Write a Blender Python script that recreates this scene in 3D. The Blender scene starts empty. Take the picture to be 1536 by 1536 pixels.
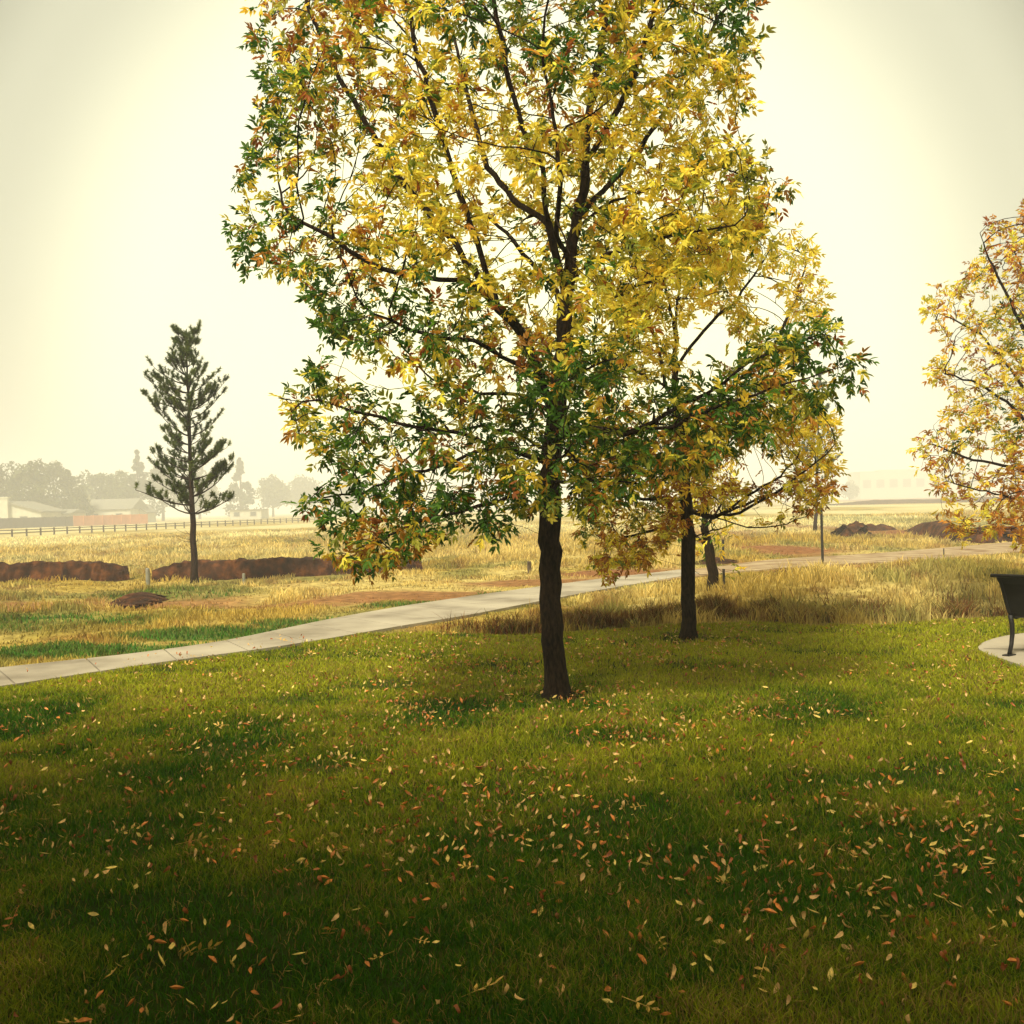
import bpy, math, random
import numpy as np
from mathutils import Vector, kdtree

random.seed(7)
rng = np.random.default_rng(11)
R = math.radians
C = bpy.context.scene.collection

# ------------------------------------------------------------------ camera
F = 1650.0                      # focal length in pixels of a 1536 px wide picture
EYE = np.array([0.0, 0.0, 1.6])
ROLL = math.atan(42 / 1536.0)
PITCH = math.atan(9 / F)
_f = np.array([0, math.cos(PITCH), -math.sin(PITCH)])
_r0 = np.array([1.0, 0, 0])
_u0 = np.cross(_r0, _f)
CR = _r0 * math.cos(ROLL) - _u0 * math.sin(ROLL)
CU = _u0 * math.cos(ROLL) + _r0 * math.sin(ROLL)
cam_d = bpy.data.cameras.new('camera')
cam = bpy.data.objects.new('camera', cam_d)
C.objects.link(cam)
from mathutils import Matrix
cam.matrix_world = Matrix(((CR[0], CU[0], -_f[0], EYE[0]), (CR[1], CU[1], -_f[1], EYE[1]),
                           (CR[2], CU[2], -_f[2], EYE[2]), (0, 0, 0, 1)))
cam_d.sensor_width = 36
cam_d.lens = 36 * F / 1536
cam_d.clip_start = 0.05
cam_d.clip_end = 5000
bpy.context.scene.camera = cam

# ------------------------------------------------------------------ world, sun, exposure
SUN_EL, SUN_AZ = R(48), R(205)     # azimuth from +Y towards +X: a veiled sun behind the viewer's left shoulder
w = bpy.data.worlds.new('World')
bpy.context.scene.world = w
w.use_nodes = True
nt = w.node_tree
nt.nodes.clear()
N = nt.nodes.new
L = nt.links.new
out = N('ShaderNodeOutputWorld')
bg1 = N('ShaderNodeBackground')
sky = N('ShaderNodeTexSky')
sky.sky_type = 'NISHITA'
sky.sun_disc = False
sky.sun_elevation = SUN_EL
sky.sun_rotation = SUN_AZ
sky.dust_density = 6
sky.air_density = 1.5
bg1.inputs['Strength'].default_value = 0.05  # veiled blue sky above the fog
wm = N('ShaderNodeMix'); wm.data_type = 'RGBA'; wm.blend_type = 'MULTIPLY'; wm.inputs[0].default_value = 1; wm.inputs[7].default_value = (0.22, 0.17, 0.05, 1)
L(sky.outputs[0], wm.inputs[6]); L(wm.outputs[2], bg1.inputs['Color'])
# overcast layer: fog-white, glow added straight ahead opposite the sun, dimmed toward view corners
tc = N('ShaderNodeTexCoord')
dot = N('ShaderNodeVectorMath'); dot.operation = 'DOT_PRODUCT'
GL = np.array([math.sin(R(0)) * math.cos(R(7)), math.cos(R(0)) * math.cos(R(7)), math.sin(R(7))])
dot.inputs[1].default_value = GL
L(tc.outputs['Generated'], dot.inputs[0])
ramp = N('ShaderNodeValToRGB')
ramp.color_ramp.interpolation = 'EASE'
e = ramp.color_ramp.elements
e[0].position = 0.0; e[0].color = (0.44, 0.42, 0.27, 1)
e[1].position = 1.0; e[1].color = (0.86, 0.82, 0.46, 1)
for p, c in ((0.5, (0.30, 0.285, 0.18, 1)), (0.72, (0.15, 0.142, 0.10, 1)), (0.82, (0.15, 0.142, 0.105, 1)), (0.865, (0.235, 0.228, 0.17, 1)),
             (0.90, (0.37, 0.36, 0.265, 1)), (0.955, (0.64, 0.62, 0.44, 1))):
    q = e.new(p); q.color = c
L(dot.outputs['Value'], ramp.inputs[0])
cn = N('ShaderNodeTexNoise'); cn.inputs['Scale'].default_value = 1.6; cn.inputs['Detail'].default_value = 3
L(tc.outputs['Generated'], cn.inputs['Vector'])
cm = N('ShaderNodeMapRange'); cm.inputs[3].default_value = 0.94; cm.inputs[4].default_value = 1.06
L(cn.outputs[0], cm.inputs[0])
bg2 = N('ShaderNodeBackground')
L(ramp.outputs[0], bg2.inputs['Color'])
L(cm.outputs[0], bg2.inputs['Strength'])
add = N('ShaderNodeAddShader')
L(bg1.outputs[0], add.inputs[0]); L(bg2.outputs[0], add.inputs[1])
L(add.outputs[0], out.inputs['Surface'])

sd = bpy.data.lights.new('sun', 'SUN')
sd.energy = 3.6
sd.angle = R(14)
sd.color = (1.0, 0.93, 0.72)
sun = bpy.data.objects.new('sun', sd)
C.objects.link(sun)
sdir = Vector((math.sin(SUN_AZ) * math.cos(SUN_EL), math.cos(SUN_AZ) * math.cos(SUN_EL), math.sin(SUN_EL)))
sun.rotation_euler = sdir.to_track_quat('Z', 'Y').to_euler()
sun.location = (0, 0, 30)

sc = bpy.context.scene
sc.view_settings.view_transform = 'Standard'
sc.view_settings.look = 'None'
sc.view_settings.exposure = 0.95
sc.view_settings.gamma = 1
sc.cycles.max_bounces = 5
sc.cycles.diffuse_bounces = 2
sc.cycles.transmission_bounces = 4
sc.cycles.volume_bounces = 1
sc.cycles.transparent_max_bounces = 5
sc.cycles.use_denoising = True
HAZE = 0.0024

# ------------------------------------------------------------------ helpers
def ray(px, py):
    d = _f * F + CR * (px - 768) + CU * (768 - py)
    return d / d[1]

def gp(px, py, z=0.0):           # where the picture's point meets the ground
    d = ray(px, py)
    t = (z - EYE[2]) / d[2]
    return EYE + d * t

def ap(px, py, Y):               # a point of the picture at depth Y
    return EYE + ray(px, py) * Y

def proj(P):
    d = P - EYE
    z = d @ _f
    z = np.where(np.abs(z) < 1e-3, 1e-3, z)
    return np.stack([768 + F * (d @ CR) / z, 768 - F * (d @ CU) / z], -1)

def _hash(i, j, s):
    n = (i * 374761393 + j * 668265263 + s * 1442695041) & 0xffffffff
    n = ((n ^ (n >> 13)) * 1274126177) & 0xffffffff
    return ((n ^ (n >> 16)) & 0xffff) / 65535.0

def vnoise(x, y, s=0):
    xi = np.floor(x).astype(np.int64); yi = np.floor(y).astype(np.int64)
    fx = x - xi; fy = y - yi
    fx = fx * fx * (3 - 2 * fx); fy = fy * fy * (3 - 2 * fy)
    a = _hash(xi, yi, s); b = _hash(xi + 1, yi, s); c = _hash(xi, yi + 1, s); d = _hash(xi + 1, yi + 1, s)
    return (a * (1 - fx) + b * fx) * (1 - fy) + (c * (1 - fx) + d * fx) * fy

def fbm(x, y, s=0, o=4):
    t = 0; a = 0.5; k = 1.0; n = 0
    for i in range(o):
        t = t + a * vnoise(x * k, y * k, s + i); n += a; a *= 0.5; k *= 2.03
    return t / n

def inpoly(px, py, poly):
    px = np.asarray(px); py = np.asarray(py)
    ins = np.zeros(px.shape, bool)
    n = len(poly)
    for i in range(n):
        x1, y1 = poly[i][0], poly[i][1]; x2, y2 = poly[(i + 1) % n][0], poly[(i + 1) % n][1]
        if y1 == y2: continue
        c = ((y1 > py) != (y2 > py)) & (px < (x2 - x1) * (py - y1) / (y2 - y1) + x1)
        ins ^= c
    return ins

def mesh_np(name, V, faces, totals=None, col=None, smooth=False):
    """V (n,3); faces: (m,k) array or flat loops with totals; col (n,3) per vertex"""
    V = np.asarray(V, np.float32)
    if totals is None:
        k = faces.shape[1]; totals = np.full(len(faces), k, np.int32); loops = faces.reshape(-1)
    else:
        loops = faces
    me = bpy.data.meshes.new(name)
    me.vertices.add(len(V)); me.vertices.foreach_set('co', V.reshape(-1))
    me.loops.add(len(loops)); me.loops.foreach_set('vertex_index', np.asarray(loops, np.int32))
    me.polygons.add(len(totals))
    st = np.concatenate([[0], np.cumsum(totals)[:-1]]).astype(np.int32)
    me.polygons.foreach_set('loop_start', st)
    me.polygons.foreach_set('loop_total', np.asarray(totals, np.int32))
    if smooth: me.polygons.foreach_set('use_smooth', np.ones(len(totals), bool))
    me.update(calc_edges=True)
    if col is not None:
        a = me.color_attributes.new('col', 'FLOAT_COLOR', 'POINT')
        c4 = np.ones((len(V), 4), np.float32); c4[:, :3] = col
        a.data.foreach_set('color', c4.reshape(-1))
    me.validate()
    return me

class MB:
    """collects simple shapes into one mesh"""
    def __init__(s): s.v = []; s.f = []
    def add(s, v, f):
        o = len(s.v); s.v += [tuple(p) for p in v]; s.f += [tuple(i + o for i in q) for q in f]
    def box(s, c, d, ax=None, bev=0.0):
        ax = ax if ax is not None else (Vector((1, 0, 0)), Vector((0, 1, 0)), Vector((0, 0, 1)))
        X, Y, Z = [a * (k / 2) for a, k in zip(ax, d)]
        c = Vector(c)
        s.add([c + X * i + Y * j + Z * k for i, j, k in ((-1, -1, -1), (1, -1, -1), (1, 1, -1), (-1, 1, -1), (-1, -1, 1), (1, -1, 1), (1, 1, 1), (-1, 1, 1))],
              [(0, 3, 2, 1), (4, 5, 6, 7), (0, 1, 5, 4), (1, 2, 6, 5), (2, 3, 7, 6), (3, 0, 4, 7)])
    def tube(s, pts, rad, n=8):
        pts = [Vector(p) for p in pts]
        rad = rad if hasattr(rad, '__len__') else [rad] * len(pts)
        ring = []; up = None
        for i, p in enumerate(pts):
            t = (pts[min(i + 1, len(pts) - 1)] - pts[max(i - 1, 0)]).normalized()
            a = Vector((0, 0, 1)) if abs(t.z) < 0.9 else Vector((1, 0, 0))
            if up is None: up = t.cross(a).normalized()
            up = (up - t * up.dot(t)).normalized(); v = t.cross(up)
            ring.append([p + (up * math.cos(6.28318 * k / n) + v * math.sin(6.28318 * k / n)) * rad[i] for k in range(n)])
        V = [q for r in ring for q in r]
        Fc = [(i * n + k, i * n + (k + 1) % n, (i + 1) * n + (k + 1) % n, (i + 1) * n + k) for i in range(len(pts) - 1) for k in range(n)]
        Fc += [tuple(range(n))[::-1], tuple((len(pts) - 1) * n + k for k in range(n))]
        s.add(V, Fc)
    def prism(s, prof, a, b):
        """profile points (Vectors) swept from offset a to offset b"""
        n = len(prof); a = Vector(a); b = Vector(b)
        s.add([Vector(p) + a for p in prof] + [Vector(p) + b for p in prof],
              [tuple(range(n))[::-1], tuple(range(n, 2 * n))] + [(i, (i + 1) % n, n + (i + 1) % n, n + i) for i in range(n)])
    def build(s, name, mat, parent=None, smooth=False, bevel=0):
        me = bpy.data.meshes.new(name); me.from_pydata(s.v, [], s.f); me.update()
        if smooth: me.polygons.foreach_set('use_smooth', [True] * len(me.polygons))
        me.materials.append(mat)
        o = bpy.data.objects.new(name, me); C.objects.link(o)
        if parent: o.parent = parent
        if bevel:
            m = o.modifiers.new('bevel', 'BEVEL'); m.width = bevel; m.segments = 2; m.limit_method = 'ANGLE'
        return o

def link(name, me, mat, parent=None):
    me.materials.append(mat)
    o = bpy.data.objects.new(name, me); C.objects.link(o)
    if parent: o.parent = parent
    return o

def tag(o, label=None, cat=None, group=None, kind=None):
    if label: o['label'] = label
    if cat: o['category'] = cat
    if group: o['group'] = group
    if kind: o['kind'] = kind
    return o

def thing(name, loc, label, cat, group=None):
    o = bpy.data.objects.new(name, None); C.objects.link(o); o.location = tuple(loc)
    o.empty_display_size = 0.2
    return tag(o, label, cat, group)

# ------------------------------------------------------------------ materials
def mat(name):
    m = bpy.data.materials.new(name); m.use_nodes = True
    t = m.node_tree; b = t.nodes['Principled BSDF']
    return m, t, b

def noise_mat(name, c1, c2, scale=5, rough=0.9, bump=0.3, bscale=None, detail=6, spec=0.2, metal=0.0, mid=None, bdist=0.02, coords='Object'):
    m, t, b = mat(name)
    co = t.nodes.new('ShaderNodeTexCoord')
    n = t.nodes.new('ShaderNodeTexNoise'); n.inputs['Scale'].default_value = scale; n.inputs['Detail'].default_value = detail
    t.links.new(co.outputs[coords], n.inputs['Vector'])
    r = t.nodes.new('ShaderNodeValToRGB')
    r.color_ramp.elements[0].position = 0.32; r.color_ramp.elements[0].color = (*c1, 1)
    r.color_ramp.elements[1].position = 0.68; r.color_ramp.elements[1].color = (*c2, 1)
    if mid: q = r.color_ramp.elements.new(0.5); q.color = (*mid, 1)
    t.links.new(n.outputs[0], r.inputs[0]); t.links.new(r.outputs[0], b.inputs['Base Color'])
    b.inputs['Roughness'].default_value = rough; b.inputs['Specular IOR Level'].default_value = spec
    b.inputs['Metallic'].default_value = metal
    n2 = t.nodes.new('ShaderNodeTexNoise'); n2.inputs['Scale'].default_value = bscale or scale * 4; n2.inputs['Detail'].default_value = 8
    t.links.new(co.outputs[coords], n2.inputs['Vector'])
    bp = t.nodes.new('ShaderNodeBump'); bp.inputs['Strength'].default_value = bump; bp.inputs['Distance'].default_value = bdist
    t.links.new(n2.outputs[0], bp.inputs['Height']); t.links.new(bp.outputs[0], b.inputs['Normal'])
    return m

def leaf_mat(name, trans=0.4, gloss=0.06, rough=0.5):
    m = bpy.data.materials.new(name); m.use_nodes = True
    t = m.node_tree; t.nodes.clear()
    o = t.nodes.new('ShaderNodeOutputMaterial'); a = t.nodes.new('ShaderNodeAttribute'); a.attribute_name = 'col'
    d = t.nodes.new('ShaderNodeBsdfDiffuse'); tr = t.nodes.new('ShaderNodeBsdfTranslucent')
    g = t.nodes.new('ShaderNodeBsdfGlossy'); g.inputs['Roughness'].default_value = rough
    m1 = t.nodes.new('ShaderNodeMixShader'); m1.inputs[0].default_value = trans
    m2 = t.nodes.new('ShaderNodeMixShader'); m2.inputs[0].default_value = gloss
    t.links.new(a.outputs['Color'], d.inputs[0]); t.links.new(a.outputs['Color'], tr.inputs[0])
    t.links.new(d.outputs[0], m1.inputs[1]); t.links.new(tr.outputs[0], m1.inputs[2])
    t.links.new(m1.outputs[0], m2.inputs[1]); t.links.new(g.outputs[0], m2.inputs[2])
    t.links.new(m2.outputs[0], o.inputs[0])
    return m

def bark_mat(name, c1, c2, zs=0.12):
    m, t, b = mat(name)
    co = t.nodes.new('ShaderNodeTexCoord'); mp = t.nodes.new('ShaderNodeMapping'); mp.inputs['Scale'].default_value = (1, 1, zs)
    t.links.new(co.outputs['Object'], mp.inputs[0])
    n = t.nodes.new('ShaderNodeTexNoise'); n.inputs['Scale'].default_value = 52; n.inputs['Detail'].default_value = 9; n.inputs['Roughness'].default_value = 0.65
    t.links.new(mp.outputs[0], n.inputs['Vector'])
    r = t.nodes.new('ShaderNodeValToRGB')
    r.color_ramp.elements[0].position = 0.38; r.color_ramp.elements[0].color = (*c1, 1)
    r.color_ramp.elements[1].position = 0.66; r.color_ramp.elements[1].color = (*c2, 1)
    t.links.new(n.outputs[0], r.inputs[0]); t.links.new(r.outputs[0], b.inputs['Base Color'])
    b.inputs['Roughness'].default_value = 0.95; b.inputs['Specular IOR Level'].default_value = 0.1
    bp = t.nodes.new('ShaderNodeBump'); bp.inputs['Strength'].default_value = 0.9; bp.inputs['Distance'].default_value = 0.02
    t.links.new(n.outputs[0], bp.inputs['Height']); t.links.new(bp.outputs[0], b.inputs['Normal'])
    return m

M = {}
M['leaf'] = leaf_mat('autumn_leaf', 0.6, 0.01)
M['fallen'] = leaf_mat('fallen_leaf', 0.15, 0.04)
t = M['fallen'].node_tree; _a = [n_ for n_ in t.nodes if n_.type == 'ATTRIBUTE'][0]
_g = t.nodes.new('ShaderNodeNewGeometry'); _n = t.nodes.new('ShaderNodeTexNoise'); _n.inputs['Scale'].default_value = 55; _n.inputs['Detail'].default_value = 4
_m = t.nodes.new('ShaderNodeMapRange'); _m.inputs[1].default_value = .35; _m.inputs[2].default_value = .65; _m.inputs[3].default_value = .5; _m.inputs[4].default_value = 1.0
_v = t.nodes.new('ShaderNodeVectorMath'); _v.operation = 'SCALE'
t.links.new(_g.outputs['Position'], _n.inputs['Vector']); t.links.new(_n.outputs[0], _m.inputs[0]); t.links.new(_a.outputs['Color'], _v.inputs[0]); t.links.new(_m.outputs[0], _v.inputs['Scale'])
for l_ in list(t.links):
    if l_.from_node == _a and l_.to_node != _v: t.links.new(_v.outputs[0], l_.to_socket)
M['grass'] = leaf_mat('grass_blade', 0.45, 0.0)
M['dry'] = leaf_mat('dry_grass', 0.45, 0.0)
M['needle'] = leaf_mat('pine_needle', 0.2, 0.02)
M['far_leaf'] = leaf_mat('distant_foliage', 0.2, 0.0)
M['bark'] = bark_mat('ash_bark', (0.003, 0.002, 0.0015), (0.042, 0.025, 0.015), 0.28)
M['pbark'] = bark_mat('pine_bark', (0.008, 0.005, 0.004), (0.045, 0.024, 0.015), 0.3)
M['concrete'] = noise_mat('concrete', (0.19, 0.16, 0.12), (0.38, 0.335, 0.26), 0.9, 0.9, 0.25, 60, mid=(0.31, 0.27, 0.21), bdist=0.004)
M['gravel'] = noise_mat('gravel', (0.17, 0.10, 0.05), (0.38, 0.29, 0.18), 1.6, 1, 0.8, 25, mid=(0.29, 0.21, 0.125))
M['soil'] = noise_mat('turned_soil', (0.012, 0.004, 0.002), (0.12, 0.042, 0.014), 4, 1, 1.0, 14, mid=(0.045, 0.016, 0.006), bdist=0.05)
M['steel'] = noise_mat('dark_coated_steel', (0.006, 0.005, 0.005), (0.012, 0.01, 0.009), 20, 0.55, 0.1, 80, spec=0.3)
M['stake'] = noise_mat('dark_painted_metal', (0.008, 0.012, 0.01), (0.03, 0.02, 0.015), 30, 0.7, 0.1, 80, spec=0.3)
M['wood_grey'] = noise_mat('weathered_wood', (0.05, 0.035, 0.025), (0.12, 0.09, 0.06), 6, 0.95, 0.3)
M['wood_dark'] = noise_mat('dark_boards', (0.04, 0.025, 0.028), (0.075, 0.05, 0.05), 1.5, 0.95, 0.2)
M['wood_orange'] = noise_mat('cedar_boards', (0.50, 0.17, 0.055), (0.62, 0.24, 0.09), 0.8, 0.9, 0.2)
M['stucco'] = noise_mat('pale_stucco', (0.36, 0.36, 0.29), (0.46, 0.45, 0.36), 1.0, 0.95, 0.1)
M['stucco2'] = noise_mat('warm_siding', (0.30, 0.28, 0.22), (0.38, 0.35, 0.28), 1.0, 0.95, 0.1)
M['shingle'] = noise_mat('grey_shingle', (0.12, 0.12, 0.10), (0.2, 0.19, 0.16), 3, 0.95, 0.3)
M['glass'] = noise_mat('dark_window', (0.03, 0.035, 0.035), (0.06, 0.065, 0.06), 1, 0.15, 0.0, spec=0.6)
M['pvc'] = noise_mat('pale_pvc', (0.16, 0.16, 0.13), (0.22, 0.21, 0.17), 8, 0.6, 0.1)

# ------------------------------------------------------------------ the layout of the ground
PATH_LO = [(-500, 1104), (-200, 1062), (0, 1034), (200, 1003), (330, 985), (400, 976), (500, 960), (600, 942), (700, 926), (800, 906), (900, 887), (1000, 870), (1050, 861)]
PATH_UP = [(-500, 1058), (-200, 1028), (0, 1005), (200, 984), (330, 966), (420, 947), (500, 930), (600, 912), (700, 897), (800, 883), (900, 870), (980, 861), (1020, 856)]
TRK_LO = [(985, 873), (1100, 859), (1200, 851), (1300, 846), (1420, 838), (1560, 826), (1850, 806)]
TRK_UP = [(985, 861), (1080, 851), (1150, 840), (1230, 836), (1300, 832), (1400, 824), (1560, 810), (1850, 792)]
W = lambda L_: [tuple(gp(x, y)[:2]) for x, y in L_]
path_poly = W(PATH_LO) + W(PATH_UP)[::-1]
trk_poly = W(TRK_LO) + W(TRK_UP)[::-1]
LAWN_EDGE = [(540, 953), (620, 951), (690, 951), (760, 956), (860, 950), (950, 944), (1040, 937), (1140, 934), (1220, 940), (1330, 938), (1430, 931), (1540, 926), (1700, 920), (2100, 912)]
lawn_poly = W(PATH_LO[:7]) + W(LAWN_EDGE) + [(30, 8), (30, -25), (-30, -25), (-30, 2)]
PAD = [(1467, 974), (1474, 967), (1490, 961), (1512, 956), (1540, 952), (1600, 946), (1700, 944), (1800, 950), (1850, 970), (1800, 1010), (1700, 1030), (1620, 1024), (1560, 1011), (1530, 1001), (1500, 991), (1480, 984), (1470, 979)]
pad_poly = W(PAD)
# bare reddish soil, ellipses in metres: (x, y, rx, ry, strength)
def ell(px, py, rx, ry, s=1.0):
    c = gp(px, py); a = gp(px + rx, py); b = gp(px, py - ry)
    return (c[0], c[1], abs(a[0] - c[0]), abs(b[1] - c[1]) , s)
SOIL = [ell(60, 912, 190, 8, .8), ell(235, 905, 130, 9, .8), ell(420, 905, 120, 6, .7), ell(620, 893, 170, 7, .9), ell(820, 872, 160, 5, .9), ell(930, 858, 120, 6, 1),
        ell(1175, 826, 80, 9, 1), ell(1210, 856, 42, 5, 1), ell(1268, 849, 34, 3, 1), ell(1120, 845, 40, 4, .7), ell(1330, 800, 110, 6, .8), ell(1440, 803, 70, 13, 1), ell(1210, 790, 60, 6, .7),
        ell(1350, 749, 140, 2.5, 1), ell(1330, 858, 60, 4, .5), ell(1060, 800, 90, 6, .6), ell(140, 832, 60, 2, .5), ell(1160, 874, 70, 3, .5), ell(640, 940, 60, 5, .35)]
GREEN = [ell(130, 975, 260, 9, 1), ell(320, 952, 180, 8, 1), ell(480, 932, 90, 6, .9), ell(640, 905, 120, 5, .7), ell(800, 888, 90, 3, .8), ell(60, 940, 180, 12, .6), ell(250, 893, 120, 5, .5), ell(1180, 948, 40, 8, .6), ell(1300, 780, 120, 8, .35), ell(950, 880, 100, 4, .4)]

def field(items, x, y, wob=0.5, s=50):
    t = np.zeros(np.shape(x))
    n = fbm(x * 0.9, y * 0.9, s) * 2 - 1
    for cx, cy, rx, ry, k in items:
        d = np.sqrt(((x - cx) / rx) ** 2 + ((y - cy) / ry) ** 2) + n * wob
        t = np.maximum(t, k * np.clip((1.25 - d) / 0.5, 0, 1))
    return t

def dist_path(x, y):            # 0 on the walks, growing outward (metres, rough)
    t = np.full(np.shape(x), 1e9)
    for Lx in (PATH_LO, PATH_UP, TRK_LO, TRK_UP):
        P = np.array(W(Lx))
        for a, b in zip(P[:-1], P[1:]):
            ab = b - a; L2 = ab @ ab
            u = np.clip(((x - a[0]) * ab[0] + (y - a[1]) * ab[1]) / L2, 0, 1)
            t = np.minimum(t, np.hypot(x - a[0] - u * ab[0], y - a[1] - u * ab[1]))
    t[inpoly(x, y, path_poly) | inpoly(x, y, trk_poly)] = 0
    return t

def height(x, y):
    x = np.asarray(x, float); y = np.asarray(y, float)
    d = dist_path(x, y)
    k = np.clip((d - 0.15) / 2.5, 0, 1)
    lawn = inpoly(x, y, lawn_poly)
    h = (fbm(x * 0.35, y * 0.35, 3) - 0.5) * 0.35 + (fbm(x * 1.7, y * 1.7, 9, 3) - 0.5) * 0.09
    h = h * k * np.clip(25 / np.maximum(y, 25), .3, 1)
    # the low mound to the right beyond the lawn
    c = gp(1330, 885); h = h + 0.22 * np.exp(-((x - c[0]) / 3.4) ** 2 - ((y - c[1]) / 2.2) ** 2) * k
    return np.where(lawn, 0.0, h)

def edge_fade(x, y):            # 0 at the lawn's edge so meadow height starts smoothly
    t = np.full(np.shape(x), 1e9)
    P = np.array(W(LAWN_EDGE))
    for a, b in zip(P[:-1], P[1:]):
        ab = b - a; L2 = ab @ ab
        u = np.clip(((x - a[0]) * ab[0] + (y - a[1]) * ab[1]) / L2, 0, 1)
        t = np.minimum(t, np.hypot(x - a[0] - u * ab[0], y - a[1] - u * ab[1]))
    return np.clip(t / 1.2, 0, 1)

def H(x, y):
    x = np.atleast_1d(np.asarray(x, float)); y = np.atleast_1d(np.asarray(y, float))
    return height(x, y) * edge_fade(x, y)

# ------------------------------------------------------------------ ground sheet
def meadow_colour(x, y):
    a = fbm(x * 0.5, y * 0.22, 21); b = fbm(x * 2.1, y * 1.1, 31); c = fbm(x * 0.12, y * 0.05, 41)
    tan = np.array([0.54, 0.42, 0.15]); gold = np.array([0.40, 0.285, 0.065]); olive = np.array([0.19, 0.185, 0.05]); rust = np.array([0.26, 0.13, 0.045]); pale = np.array([0.62, 0.54, 0.28])
    t = np.clip((a - 0.38) * 4, 0, 1)[:, None]
    col = gold * (1 - t) + tan * t
    g = np.clip((fbm(x * 0.8, y * 0.4, 77) - 0.52) * 6, 0, 1)[:, None] * 0.75
    col = col * (1 - g) + olive * g
    g = np.clip((b - 0.60) * 7, 0, 1)[:, None] * 0.6
    col = col * (1 - g) + rust * g
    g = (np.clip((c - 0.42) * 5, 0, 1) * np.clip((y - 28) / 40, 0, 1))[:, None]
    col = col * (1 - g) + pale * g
    s = field(SOIL, x, y)[:, None]; col = col * (1 - s) + np.array([0.27, 0.125, 0.055]) * s
    s = field(GREEN, x, y, 0.4, 60)[:, None] * 0.9; col = col * (1 - s) + np.array([0.075, 0.13, 0.025]) * s
    return col

ys = np.concatenate([np.linspace(-40, 6, 24), np.linspace(6.4, 40, 300), 40 * (1000 / 40) ** (np.linspace(0.01, 1, 130))])
us = np.linspace(-1, 1, 321)
hw = 30 + np.clip(ys, 0, None) * 0.9
X = (us[None, :] * hw[:, None]); Yg = np.repeat(ys[:, None], len(us), 1)
xf, yf = X.ravel(), Yg.ravel()
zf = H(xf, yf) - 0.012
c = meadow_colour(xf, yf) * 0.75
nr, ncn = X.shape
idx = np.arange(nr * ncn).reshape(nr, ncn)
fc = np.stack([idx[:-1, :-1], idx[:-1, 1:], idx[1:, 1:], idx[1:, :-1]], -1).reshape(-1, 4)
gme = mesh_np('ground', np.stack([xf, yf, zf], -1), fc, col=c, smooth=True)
gm, t, b = mat('meadow_ground')
a = t.nodes.new('ShaderNodeAttribute'); a.attribute_name = 'col'
co = t.nodes.new('ShaderNodeTexCoord'); n = t.nodes.new('ShaderNodeTexNoise'); n.inputs['Scale'].default_value = 5; n.inputs['Detail'].default_value = 8
t.links.new(co.outputs['Object'], n.inputs['Vector'])
mr = t.nodes.new('ShaderNodeMapRange'); mr.inputs[1].default_value = 0.3; mr.inputs[2].default_value = 0.7; mr.inputs[3].default_value = 0.6; mr.inputs[4].default_value = 1.35
t.links.new(n.outputs[0], mr.inputs[0])
vm = t.nodes.new('ShaderNodeVectorMath'); vm.operation = 'SCALE'
t.links.new(a.outputs['Color'], vm.inputs[0]); t.links.new(mr.outputs[0], vm.inputs['Scale']); t.links.new(vm.outputs[0], b.inputs['Base Color'])
b.inputs['Roughness'].default_value = 1; b.inputs['Specular IOR Level'].default_value = 0
bp = t.nodes.new('ShaderNodeBump'); bp.inputs['Strength'].default_value = 0.8; bp.inputs['Distance'].default_value = 0.05
t.links.new(n.outputs[0], bp.inputs['Height']); t.links.new(bp.outputs[0], b.inputs['Normal'])
tag(link('ground', gme, gm), kind='structure')

# lawn sheet
lm = MB(); lm.add([(x, y, 0.0) for x, y in lawn_poly], [tuple(range(len(lawn_poly)))])
M['turf'] = noise_mat('lawn_turf', (0.012, 0.022, 0.004), (0.07, 0.065, 0.015), 1.2, 1, 0.6, 40, mid=(0.03, 0.045, 0.008), spec=0)
tag(lm.build('lawn', M['turf']), kind='structure')

def resample(poly, n):
    P = np.array(poly); d = np.concatenate([[0], np.cumsum(np.linalg.norm(np.diff(P, axis=0), axis=1))])
    s = np.linspace(0, d[-1], n)
    return np.stack([np.interp(s, d, P[:, 0]), np.interp(s, d, P[:, 1])], -1)

def smooth(P, k=3):
    for _ in range(k):
        Q = P.copy(); Q[1:-1] = (P[:-2] + 2 * P[1:-1] + P[2:]) / 4; P = Q
    return P

def strip(name, lo, up, material, n, top, slab=0):
    A = smooth(resample(W(lo), n), 6); B = smooth(resample(W(up), n), 6)
    b_ = MB(); step = slab or (n - 1)
    for s in range(0, n - 1, step):
        e_ = min(s + step, n - 1)
        a_, c_ = A[s:e_ + 1].copy(), B[s:e_ + 1].copy()
        if slab:
            for Q in (a_, c_):
                v = Q[-1] - Q[-2]; Q[-1] -= v / np.linalg.norm(v) * 0.02
        m_ = len(a_)
        V = [(x, y, top) for x, y in a_] + [(x, y, top) for x, y in c_] + [(x, y, -0.06) for x, y in a_] + [(x, y, -0.06) for x, y in c_]
        Fc = []
        for i in range(m_ - 1):
            Fc += [(i, i + 1, m_ + i + 1, m_ + i), (i, 2 * m_ + i, 2 * m_ + i + 1, i + 1), (m_ + i, m_ + i + 1, 3 * m_ + i + 1, 3 * m_ + i)]
        Fc += [(0, m_, 3 * m_, 2 * m_), (m_ - 1, 3 * m_ - 1, 4 * m_ - 1, 2 * m_ - 1)]
        b_.add(V, Fc)
    return tag(b_.build(name, material), kind='structure')
strip('path', PATH_LO, PATH_UP, M['concrete'], 106, 0.03, 5)
strip('gravel_track', TRK_LO, TRK_UP, M['gravel'], 60, 0.022)
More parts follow.
